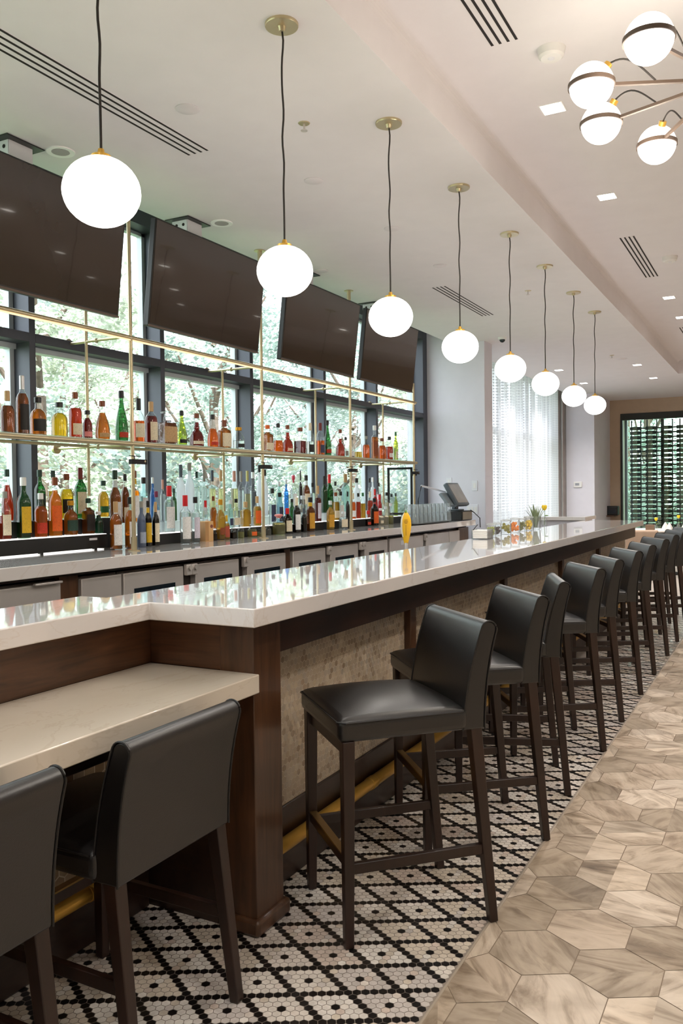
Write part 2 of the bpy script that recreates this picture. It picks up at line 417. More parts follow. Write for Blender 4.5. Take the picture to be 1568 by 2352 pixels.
def cloth_wave(y0, y1, x0, amp, wl, z0, z1, axis='y', n=240):
    b = MB(); top, bot = [], []
    for k in range(n+1):
        y = y0 + (y1-y0)*k/n; ph = 2*PI*(y-y0)/wl
        x = x0 + amp*math.sin(ph) + .35*amp*math.sin(2.3*ph+1)
        top.append(b.bm.verts.new((x, y, z1))); bot.append(b.bm.verts.new((x, y, z0)))
    for k in range(n): b.bm.faces.new((bot[k], bot[k+1], top[k+1], top[k]))
    return b
o = cloth_wave(10.86, 17.05, -4.13, .055, .43, .02, 3.6).build('sheer_curtain', M['sheer'])
tag(o, 'white sheer curtain with a fine lattice pattern over the far left window', 'curtain')
M['drape'] = plain('taupe drape', rgb(150,142,140), .9)
b = MB(); pts = []
for k in range(60):
    x = -4.16 + .22*k/59; pts.append((x, 17.16 + .035*math.sin(k/59*PI*5)))
lo = [b.bm.verts.new((x,y,.02)) for x,y in pts]; hi = [b.bm.verts.new((x,y,3.6)) for x,y in pts]
for k in range(59): b.bm.faces.new((lo[k],lo[k+1],hi[k+1],hi[k]))
tag(b.build('drape', M['drape']), 'narrow taupe drape gathered at the right end of the sheer curtain', 'curtain')
b = MB(); b.box(-4.2, -4.06, 10.8, 17.3, 3.58, 3.62); struct(b.build('trim_3', M['white']))

# ------------------------------------------------------------------ the bar
BE = 10.25                    # far end of the bar
b = MB(); b.prism([(-1.466,2.17),(-1.466,BE),(-2.12,BE),(-2.12,2.21),(-2.24,2.21),(-2.24,-1),(-1.89,-1),(-1.89,2.17)], 1.03, 1.09)
tag(b.build('bar_worktop', M['marble'], bevel=.004), 'long polished white quartz bar top with a stepped near end', 'bar top')
b = MB(); b.prism([(-1.505,-1),(-1.505,2.252),(-1.961,2.252),(-1.961,-1)], .804, .866)
tag(b.build('lowered_counter', M['marble2'], bevel=.004), 'lower cream quartz counter at seat height in front of the raised bar, bottom left', 'counter')

bar = thing('bar_counter', 'dark walnut bar base clad in small hexagon mosaic below the white top', 'bar', (-1.8,2.3,0))
def bp(mb, name, mat, **kw):
    for v in mb.bm.verts: v.co -= Vector((-1.8,2.3,0))
    return mb.build(name, mat, bar, **kw)
bp(MB().box(-2.05,-1.672,2.27,BE-.06,0,1.03).box(-2.2,-1.975,-1,2.25,.866,1.03).box(-2.2,-2.0,-1,2.25,0,.866), 'carcass', M['dark'])
bp(MB().box(-1.672,-1.55,2.40,BE-.05,.90,1.03), 'apron', M['darkY'], bevel=.003)
bp(MB().box(-1.972,-1.664,2.258,2.27,.866,1.03), 'end_panel', M['walnutX'])
bp(MB().box(-2.0,-1.664,2.262,2.27,.0,.803), 'lower_end_panel', M['darkY'])  # darker wood here paints in the shade below the low counter
bp(MB().box(-1.975,-1.962,-1,2.255,.866,1.03), 'upper_panel', M['walnutY'])
post = bp(MB().box(-1.664,-1.53,2.254,2.42,0,1.03), 'corner_post', M['walnutZ'], bevel=.003)
bp(MB().box(-1.675,-1.512,2.236,2.44,0,.055), 'plinth', M['walnutZ'], bevel=.012)
bp(MB().box(-1.672,-1.650,2.42,BE-.05,0,.285), 'skirting', M['darkY'], bevel=.006)
bp(MB().box(-2.0,-1.982,-1,2.252,0,.17), 'skirting', M['darkY'], bevel=.006)
bp(MB().box(-1.640,-1.612,-1,2.25,.735,.803), 'lower_apron', M['darkY'], bevel=.003)
for y in (3.80, 5.35, 6.95, 8.50): bp(MB().box(-1.672,-1.625,y-.035,y+.035,.285,.90), 'pilaster', M['walnutZ'], bevel=.003)
M['paneltile'] = attr_tile('penny hexagon wall tile', .3)
pt = [rgb(190,172,146), rgb(182,164,140), rgb(172,154,130), rgb(198,182,158), rgb(178,164,146), rgb(154,134,110), rgb(188,170,148)]
def wall_hex(name, x, y0, y1, z0, z1, p_):
    cs = []; r = p_/math.sqrt(3)
    for i in range(int((y1-y0)/p_)+2):
        for j in range(int((z1-z0)/(p_*s3))+2):
            u = y0 + p_*(i + (.5 if j % 2 else 0)); v = z0 + p_*s3*j
            if u > y1-p_*.4 or v > z1: continue
            cs.append((u, v, jit(random.choice(pt), .06)))
    o = hex_mesh(name, M['paneltile'], cs, r, PI/6, x, lambda u, v, z: (z+1.8, u-2.3, v), .91)
    o.parent = bar; return o
wall_hex('mosaic_panel', -1.660, 2.43, BE-.07, .285, .9, .0262)
bp(MB().box(-1.672,-1.661,2.42,BE-.05,.28,.91), 'mosaic_backing', plain('wall grout', rgb(220,210,194), .9))
wall_hex('mosaic_panel', -1.986, -.9, 2.25, .17, .80, .045)
bp(MB().box(-2.0,-1.987,-1,2.255,.16,.80), 'mosaic_backing', MATS['wall grout'])

def foot_rail(x, y0, y1, z, label, xw, brackets):
    t = thing('foot_rail', label, 'foot rail', (x, y0, 0))
    MB().tube((0,0,z),(0,y1-y0,z),.0255,n=20).build('rail', M['brass'], t)
    for y in brackets:
        MB().tube((0,y-y0-.025,z),(0,y-y0+.025,z),.0285,n=20).build('collar', M['brass'], t, bevel=.004)
        MB().tube((0,y-y0,z),(xw-x,y-y0,z),.013,n=12).build('bracket', M['brass'], t)
foot_rail(-1.6205, 2.445, 10.1, .165, 'brass foot rail running along the long mosaic bar front', -1.649, (3.3, 4.9, 6.5, 8.1, 9.7))
foot_rail(-1.952, -.9, 2.23, .19, 'brass foot rail in the dark under the lower cream counter', -1.981, (-.3, 1.95))

# ------------------------------------------------------------------ stools
def stool_proto(drop, label):
    t = thing('bar_stool', label, 'bar stool')
    zs = .66 - drop
    # seat: crowned cushion with a welt line round it
    sb = MB(); nx = ny = 12; W, Y0, Y1 = .236, -.20, .25
    def zt(u, v): return zs + .078 + .034*(1-abs(u)**2.6)*(1-abs(v)**2.6)
    g = []
    for i in range(nx+1):
        row = []
        for j in range(ny+1):
            u, v = -1+2*i/nx, -1+2*j/ny
            row.append(sb.bm.verts.new((W*u, (Y0+Y1)/2 + (Y1-Y0)/2*v, zt(u, v))))
        g.append(row)
    for i in range(nx):
        for j in range(ny): sb.bm.faces.new((g[i][j], g[i+1][j], g[i+1][j+1], g[i][j+1]))
    edge = [g[i][0] for i in range(nx+1)] + [g[nx][j] for j in range(1,ny+1)] + [g[i][ny] for i in range(nx-1,-1,-1)] + [g[0][j] for j in range(ny-1,0,-1)]
    low = [sb.bm.verts.new((v.co.x, v.co.y, zs)) for v in edge]
    n = len(edge)
    for k in range(n): sb.bm.faces.new((edge[k], edge[(k+1)%n], low[(k+1)%n], low[k]))
    sb.bm.faces.new(low)
    seat = sb.build('seat', M['leather'], t, bevel=.024, seg=4, ang=60)
    MB().path([(-W+.002,Y0+.02,zs+.066),(-W-.0015,Y1-.02,zs+.066),(-W+.02,Y1+.0015,zs+.066),(W-.02,Y1+.0015,zs+.066),(W+.0015,Y1-.02,zs+.066),(W-.002,Y0+.02,zs+.066)], .0032, 6).build('piping', M['piping'], seat)
    # back: slab with a rolled top, leaning back
    zt_ = 1.018 - drop; prof = []
    def lean(z): return -.056*((z-zs)/(zt_-zs))**2.1
    for k in range(9): z = zs + (zt_-.03-zs)*k/8; prof.append((-.262 + lean(z), z))
    yc = -.262 + lean(zt_-.03) + .029
    for k in range(1, 12): a = PI - PI*k/12; prof.append((yc + .029*math.cos(a), zt_-.03 + .03*math.sin(a)))
    for k in range(9): z = zt_-.03 + (zs-(zt_-.03))*k/8; prof.append((-.204 + lean(z) + .022*(1-(z-zs)/(zt_-zs)), z))
    bk = MB().prof_x(prof, -.226, .226).build('backrest', M['leather'], t, bevel=.006, seg=3, ang=50)
    for sx in (-1, 1):
        MB().path([(sx*.2265, y, z) for y, z in prof], .003, 6).build('piping', M['piping'], bk)
    def leg(top, foot, r0, r1):
        MB().tube(top, foot, r0*1.414, r1*1.414, sq=True).build('leg', M['legwood'], t, bevel=.003)
    for sx in (-1, 1):
        leg((sx*.21, .217, zs+.004), (sx*.212, .22, .002), .0205, .0150)
        leg((sx*.204, -.232, zs+.004), (sx*.212, -.292, .002), .0205, .0150)
    MB().box(-.205,.205,.20,.222,zs-.05,zs-.002).build('seat_rail', M['legwood'], t, bevel=.003)
    fr = MB().box(-.205,.205,.205,.229,.255,.29).build('front_stretcher', M['legwood'], t, bevel=.003)
    MB().box(-.2,.2,.2045,.2305,.288,.2935).build('foot_plate', M['footplate'], fr)
    for sx in (-1, 1): MB().box(sx*.21-.0105, sx*.21+.0105, -.255, .205, .235, .27).build('side_stretcher', M['legwood'], t, bevel=.003)
    return t
def place_stool(o, A, deg):
    a = math.radians(deg); Rt = Vector((-math.sin(a), math.cos(a))); F = Vector((-math.cos(a), -math.sin(a)))
    c = Vector(A) + .212*Rt + .288*F
    o.location = (c.x, c.y, 0); o.rotation_euler = (0, 0, math.atan2(F.y, F.x) - PI/2)
ordn = ['first','second','third','fourth','fifth','sixth','seventh','eighth','ninth','tenth','eleventh']
proto = stool_proto(0, '')
rows = [((-.877,2.692),46),((-.883,3.424),40),((-.918,3.975),21),((-.898,4.743),34),((-.908,5.386),30),((-.908,6.163),31),((-.912,6.88),28),((-.912,7.70),31),((-.912,8.45),28),((-.91,9.2),28),((-.91,9.9),28)]
for i, (A, dg) in enumerate(rows):
    o = proto if i == 0 else copy_tree(proto)
    place_stool(o, A, dg); o['group'] = 'bar stools along the mosaic bar'
    o['label'] = ('black leather bar stool nearest the camera at the mosaic bar, turned towards us' if i == 0 else
                  'black leather bar stool, %s in the row from the front of the mosaic bar' % ordn[i])
low = stool_proto(.155, '')
low.location = (-1.678, 1.722, 0); low.rotation_euler = (0,0,PI/2); low['group'] = 'low stools at the lower counter'
low['label'] = 'low black leather stool tucked under the lower counter beside the walnut corner post'
o = copy_tree(low); o.location = (-1.684, 1.075, 0); o['label'] = 'low black leather stool cropped by the left edge, seen from behind'

# ------------------------------------------------------------------ back counter and its coolers
b = MB(); b.box(-4.27, -3.49, -1, 10.2, 1.02, 1.09)
tag(b.build('back_counter_worktop', M['marble'], bevel=.004), 'white quartz back counter top under the windows, carrying the bottles', 'counter')
b = MB(); b.box(-4.25, -4.17, -1, 10.15, 0, 1.0); b.box(-4.2, -3.62, -1, 10.15, 0, .08); b.box(-4.2,-3.6,-1,10.15,.995,1.019)
ch = tag(b.build('back_counter_cabinet', M['darkY']), 'dark wood frame of the back counter between the steel coolers', 'cabinet')
for y0, y1 in ((3.36,3.50),(5.722,5.812),(9.782,10.15),(7.682,7.712)):
    MB().box(-4.15,-3.57,y0,y1,0,1.0).build('divider', M['walnutZ'], ch, bevel=.003)
def lock(t, y, z=.955):
    h = MB().box(-3.555,-3.525,y-.03,y+.03,z-.045,z+.03).build('hinge', M['steel'], t, bevel=.006)
    MB().tube((-3.53,y,z+.005),(-3.512,y,z+.005),.016,n=16).build('lock', M['steel'], h)
def cooler(y0, y1, label, doors, locks):
    t = thing('bar_cooler', label, 'cooler')
    MB().box(-4.15,-3.60,y0,y1,.1,.985).build('body', M['steeldark'], t, bevel=.003)
    for d0, d1, win in doors:
        d = MB().box(-3.60,-3.55,d0,d1,.14,.975).build('door', M['steel'], t, bevel=.004)
        if win:
            MB().box(-3.552,-3.547,d0+.09,d1-.09,.24,.875).build('door_glass', M['fridgeglass'], d)
            k = 0
            for yy in (.3,.5,.68):
                MB().box(-3.5475,-3.5455,d0+.09,d1-.09,.3+.2*k,.31+.2*k).build('shelf', M['steel'], d); k += 1
    for y in locks: lock(t, y)
    return t
cooler(2.2, 3.355, 'plain stainless cooler door at the far left under the back counter', ((2.2,3.35,0),), ())
MB().box(-3.545,-3.52,3.15,3.34,.972,.985).build('handle', M['steel'], COL.objects['bar_cooler'], bevel=.004)
cooler(3.505, 3.835, 'small plain stainless cabinet between the first and second coolers', ((3.505,3.83,0),), ())
cooler(3.845, 5.715, 'three-door glass-front steel cooler under the lit riser end', ((3.85,4.42,1),(4.55,5.06,1),(5.17,5.71,1)), (4.455,4.515,5.125))
cooler(5.82, 7.675, 'three-door glass-front steel cooler under the middle of the back counter', ((5.825,6.37,1),(6.46,7.0,1),(7.14,7.66,1)), (6.415,7.04,7.10))
t = cooler(7.72, 9.775, 'long steel cooler with a row of dark vents by the far end', ((7.72,8.6,0),(8.68,9.4,0),(9.42,9.77,0)), (8.64,))
MB().box(-3.5495,-3.547,7.74,9.7,.80,.83).build('vent_panel', M['steel'], t)
for k in range(11): MB().box(-3.5475,-3.543,8.02+.15*k,8.10+.15*k,.79,.835).build('vent', M['black'], t)
MB().box(-3.5495,-3.546,7.98,8.06,.90,.945).build('badge', M['plate'], t)

# ------------------------------------------------------------------ brass bottle frame
PX, PY = -3.725, (4.14, 5.66, 7.205, 8.77)
fr = thing('bottle_shelf_frame', 'champagne brass tube frame with rails in front of the windows', 'shelf frame', (PX, PY[0], 1.09))
def fp(mb, name, mat, par=None, **kw):
    for v in mb.bm.verts: v.co -= Vector((PX, PY[0], 1.09))
    return mb.build(name, mat, par or fr, **kw)
for k, y in enumerate(PY):
    top = LZ if k < 3 else 2.68
    q = fp(MB().tube((PX,y,1.09),(PX,y,top),.0125,n=16), 'pole', M['champagne'])
    fp(MB().tube((PX,y,1.09),(PX,y,1.096),.04,n=20).tube((PX,y,1.096),(PX,y,1.18),.019,n=16), 'base_flange', M['champagne'], q)
    if k < 3: fp(MB().tube((PX,y,LZ-.006),(PX,y,LZ),.045,n=20).tube((PX,y,LZ-.09),(PX,y,LZ-.006),.019,n=16), 'ceiling_flange', M['champagne'], q)
    fp(MB().tube((-4.11,y,1.31 if k else 1.45),(-4.11,y,2.47 if k else 2.9),.0105,n=14), 'back_pole', M['champagne'])
    for z, xe in ((2.475,-4.27),(1.775,-4.40)):
        a = fp(MB().tube((PX,y,z),(xe,y,z),.0095,n=12), 'bracket', M['champagne'])
        fp(MB().tube((xe-.012,y,z),(xe+.006,y,z),.035,n=18), 'wall_flange', M['champagne'], a)
        fp(MB().ball((-4.02,y,z),.017,n=12,m=8), 'knuckle', M['champagne'], a)
fp(MB().tube((PX,.2,1.782),(PX,8.84,1.782),.0165,n=16), 'lower_rail', M['champagne'])
u = fp(MB().tube((PX,.2,2.466),(PX,8.84,2.466),.0135,n=16), 'upper_rail', M['champagne'])
fp(MB().box(PX-.009,PX+.009,.25,8.8,2.446,2.452), 'led_strip', M['ledwarm'], u)
fp(MB().tube((-4.11,.2,1.782),(-4.11,8.84,1.782),.0105,n=12), 'back_rail', M['champagne'])
for y0, y1 in ((1.0,4.12),(4.16,5.64),(5.68,7.185),(7.225,8.75)):
    o = tag(MB().box(-4.118,-3.743,y0,y1,1.797,1.805).build('glass_shelf', M['shelfglass'], bevel=.001),
        'clear glass shelf, %s, resting on the brass rails' % {1.0:'left end bay', 4.16:'second bay from left', 5.68:'third bay from left', 7.225:'right end bay'}[y0], 'shelf', 'glass bottle shelves')
t = thing('framed_glass_panel', 'black framed glass panel standing across the right end of the bottle shelves', 'panel', (-3.9, 8.80, 1.09))
for bx in ((-.17,.14,-.012,.012,.62,.645),(-.17,.14,-.012,.012,.10,.125),(-.17,-.148,-.012,.012,.10,.645),(.118,.14,-.012,.012,.0,.645)): MB().box(*bx).build('frame_bar', M['blackmatte'], t, bevel=.003)
MB().box(-.148,.118,-.002,.002,.125,.62).build('glass', M['pane'], t)
for z in (.17,.56): MB().box(.135,.19,-.016,.016,z-.014,z+.014).build('hinge', M['blackmatte'], t, bevel=.003)
for k, y in enumerate(PY):
    t = thing('pole_clamp', 'small black metal clamp with an eye on the %s front brass pole' % ('first','second','third','last')[k], 'clamp', (PX, y, 1.668), group='black clamps on the brass poles')
    MB().box(-.018,-.0132,-.018,.018,-.016,.016).box(.0132,.018,-.018,.018,-.016,.016).box(-.0132,.0132,-.018,-.0132,-.016,.016).box(-.0132,.0132,.0132,.018,-.016,.016).build('collar', M['blackmatte'], t, bevel=.003)
    MB().box(.0135,.018,.016,.12,-.016,.016).build('tab', M['blackmatte'], t, bevel=.002)
    MB().tube((.0125,.1,.004),(.0185,.1,.004),.007,n=12).build('eye', M['champagne'], t)
    MB().path([(.0175,-.05,.036),(.0175,.06,.036)], .003, 6).tube((.0175,0,.012),(.0175,0,.036),.003,n=6).build('pin', M['blackmatte'], t)

# ------------------------------------------------------------------ bottles
PROF = {   # (radius in body diameters, height 0..1): outline of each bottle kind
 'tall':   [(.44,0),(.5,.015),(.5,.56),(.47,.62),(.36,.68),(.22,.73),(.185,.78),(.17,.90)],
 'gin':    [(.46,0),(.5,.02),(.5,.60),(.48,.64),(.38,.685),(.24,.71),(.21,.74),(.20,.88)],
 'round':  [(.42,0),(.49,.03),(.5,.2),(.5,.48),(.47,.57),(.38,.64),(.24,.69),(.19,.74),(.17,.88)],
 'square': [(.46,0),(.5,.02),(.5,.60),(.46,.65),(.26,.69),(.21,.72),(.20,.88)],
 'decanter':[(.46,0),(.5,.02),(.5,.60),(.47,.66),(.30,.70),(.22,.72),(.22,.86)],
 'tear':   [(.40,0),(.47,.04),(.5,.18),(.485,.3),(.42,.44),(.32,.56),(.22,.67),(.17,.76),(.15,.88)],
 'bell':   [(.42,0),(.49,.03),(.5,.16),(.46,.32),(.36,.44),(.22,.50),(.17,.53),(.21,.56),(.21,.60),(.16,.63),(.14,.88)],
 'mini':   [(.44,0),(.5,.03),(.5,.45),(.47,.56),(.36,.66),(.24,.72),(.22,.76),(.21,.84)],
}
CAPR = {'tall':.2,'gin':.235,'round':.205,'square':.235,'decanter':.42,'tear':.18,'bell':.165,'mini':.25}
BODY = {'tall':(.06,.55),'gin':(.06,.58),'round':(.1,.47),'square':(.06,.58),'decanter':(.06,.58),'tear':(.06,.3),'bell':(.06,.28),'mini':(.08,.44)}
PW = {'square':7,'decanter':7}
BC = dict(brown=(124,58,18),amber=(196,104,22),yellow=(222,176,30),red=(178,44,14),darkred=(110,18,14),orange=(226,96,14),orangebright=(246,140,20),
  gold=(206,150,40),paleyellow=(236,226,170),clear=(240,246,246),olive=(176,168,104),darkbrown=(44,22,12),black=(20,14,12),grey=(150,148,140),
  pinkish=(240,190,196),redbright=(206,22,28),cream=(232,218,190),tan=(196,158,112),silver=(206,206,208),slate=(70,80,92),green=(40,104,60),
  dkgreen=(24,56,44),white=(238,236,234),rose=(186,134,118),purple=(122,36,74),rosered=(206,70,92),pale=(216,222,224),glassy=(220,224,220),
  navy=(44,52,80),lilac=(216,208,222),greyblue=(158,170,190),rust=(160,70,48),pink=(232,140,136),black_=(20,20,20))
BC['none'] = BC['clear']; BC['yellowgreen'] = (150,170,50)
def capmat(c): return plain('cap '+c, rgb(*BC[c]), .35, .5 if c in ('silver','gold') else 0, var=.05)
def labmat(c):
    nm = 'paper label '+c
    if nm in MATS: return MATS[nm]
    t = NT(nm); v = t.coord((60,60,26)); base = rgb(*BC[c]); k = .55 if sum(BC[c]) > 300 else 1.9
    n1 = t.noise(v, 1.0, 2)
    cc = t.ramp(n1, [(.36, mul(base,k)), (.43, base)])
    MATS[nm] = t.surf(t.bsdf(cc, .55).outputs[0]); return MATS[nm]
GL = dict(clear=(.95,.97,.97,1),green=(.16,.42,.20,1),yellowgreen=(.62,.68,.16,1),aqua=(.72,.90,.90,1),blue=(.16,.46,.80,1),paleblue=(.62,.80,.92,1),bluegrey=(.4,.46,.58,1),dkgreen=(.05,.2,.12,1),frost=(.9,.92,.93,1))
GB = dict(clear=0,green=.18,yellowgreen=.12,aqua=.12,blue=.25,paleblue=.15,bluegrey=.8,dkgreen=.8,frost=.85)
def glmat(g):
    nm = 'bottle glass '+g
    if nm in MATS: return MATS[nm]
    bc = {'frost':rgb(232,236,240),'bluegrey':rgb(120,134,158),'dkgreen':rgb(24,74,54),'green':rgb(24,60,30),'blue':rgb(60,140,200)}.get(g, rgb(200,215,200))
    e = GL[g]; return glass(nm, e, .02 if g not in ('frost','bluegrey') else .25, 1.5, body=GB[g], bodycol=bc, edge=(e[0]*.4,e[1]*.42,e[2]*.42,1))
def liqmat(c):
    nm = 'liquor '+c
    if nm in MATS: return MATS[nm]
    c0 = rgb(*BC[c]); col = tuple(v**.55 for v in c0[:3]) + (1,) if c not in ('black','darkbrown') else tuple(v**.8 for v in c0[:3]) + (1,); t = NT(nm)
    tr = t.n('ShaderNodeBsdfRefraction'); tr.inputs['Color'].default_value = col; tr.inputs['IOR'].default_value = 1.22; tr.inputs['Roughness'].default_value = .03
    tl = t.n('ShaderNodeBsdfTranslucent'); tl.inputs['Color'].default_value = col
    df = t.n('ShaderNodeBsdfDiffuse'); df.inputs['Color'].default_value = mul(col, .8)
    m0 = t.n('ShaderNodeMixShader'); m0.inputs[0].default_value = .3; t.l(tl.outputs[0], m0.inputs[1]); t.l(df.outputs[0], m0.inputs[2])
    m1 = t.n('ShaderNodeMixShader'); m1.inputs[0].default_value = .12 if c in ('clear','paleyellow') else .3
    t.l(tr.outputs[0], m1.inputs[1]); t.l(m0.outputs[0], m1.inputs[2]); MATS[nm] = t.surf(m1.outputs[0]); return MATS[nm]
BM = {}
def bmesh_of(key, fn):
    if key not in BM:
        o = fn(); BM[key] = o.data; bpy.data.objects.remove(o)
    return BM[key]
def part(name, me, mat, par):
    o = bpy.data.objects.new(name, me); COL.objects.link(o); o.parent = par
    o.material_slots[0].link = 'OBJECT'; o.material_slots[0].material = mat
    return o
def interp(prof, z):
    for (r0,z0),(r1,z1) in zip(prof, prof[1:]):
        if z0 <= z <= z1: return r0+(r1-r0)*(z-z0)/max(z1-z0,1e-6)
    return prof[-1][0]
def lab_mesh(pr, pw, z0, z1, arc=.92, over=.508):
    b = MB(); n = 12; r0, r1 = over*interp(pr,z0)/.5, over*interp(pr,z1)/.5; lo, hi = [], []
    for k in range(n+1):
        a = -arc + 2*arc*k/n; cs, sn_ = math.cos(a), math.sin(a)
        m = 1 if pw == 2 else (abs(cs)**pw+abs(sn_)**pw)**(-1/pw)
        lo.append(b.bm.verts.new((r0*m*cs, r0*m*sn_, z0))); hi.append(b.bm.verts.new((r1*m*cs, r1*m*sn_, z1)))
    for k in range(n): b.bm.faces.new((lo[k],lo[k+1],hi[k+1],hi[k]))
    return b.build('label', M['white'])
def bottle(X, Y, Z, h, d, ty, gl, liq, fill, cap, lst, lcol, label, group, rz):
    t = thing('liquor_bottle', label, 'bottle', (X, Y, Z), rz, group); t.scale = (d, d, h)
    pr, pw = PROF[ty], PW.get(ty, 2)
    part('bottle_glass', bmesh_of(('g',ty), lambda: MB().lathe(pr, 22, pw=pw).build('g', M['white'], ang=40)), glmat(gl), t)
    if liq != 'none':
        f = round(fill*20)/20
        zt = min(.02 + f*.80, .86)
        def mk():
            q = [(r*.975 if r > .3 else r*.9, max(z,.015)) for r, z in pr if z < zt]; q.append((interp(pr, zt)*.94, zt))
            return MB().lathe(q, 20, pw=pw).build('l', M['white'], ang=40)
        part('liquid', bmesh_of(('l',ty,f), mk), liqmat(liq), t)
    cr = CAPR[ty]; long_ = cap in ('tan','slate','redbright','darkred','rose','cream','silver') or label.find('capsule') > 0 or label.find('long') >= 0
    if ty == 'decanter': cpf = lambda: MB().lathe([(.2,.84),(.2,.93),(cr,.94),(cr,.995),(cr*.95,1)], 20).build('c', M['white'])
    elif cap in ('glassy','pink','rosered') or label.find('ball') > 0: cpf = lambda: MB().lathe([(cr*.7,.80),(cr*.7,.86),(cr*1.15,.88),(cr*1.35,.93),(cr*1.1,.98),(.05,1)], 18).build('c', M['white'])
    elif long_: cpf = lambda: MB().lathe([(cr,.77),(cr,.985),(cr*.92,1)], 18).build('c', M['white'])
    else: cpf = lambda: MB().lathe([(cr,.86),(cr*1.12,.862),(cr*1.12,.985),(cr*1.02,1)], 18).build('c', M['white'])
    part('cap', bmesh_of(('c',ty,cap in ('glassy','pink','rosered') or label.find('ball')>0,long_), cpf), M['clearglass'] if cap == 'glassy' else capmat(cap), t)
    if lst != 'none':
        a, b_ = BODY[ty]; z0, z1 = (a+.03, b_-.03) if lst == 'large' else (a+.03, a+(b_-a)*.55)
        part('paper_label', bmesh_of(('b',ty,lst), lambda: lab_mesh(pr, pw, z0, z1)), labmat(lcol), t)
        if 'yellow neck' in label or 'neck tag' in label or 'neck wrap' in label or 'grey neck' in label or 'neck foil' in label:
            part('neck_label', bmesh_of(('n',ty), lambda: lab_mesh(pr, pw, .74, .85, PI, .53)), labmat('yellow' if 'yellow' in label else 'black' if 'wrap' in label else 'pale'), t)
    return t
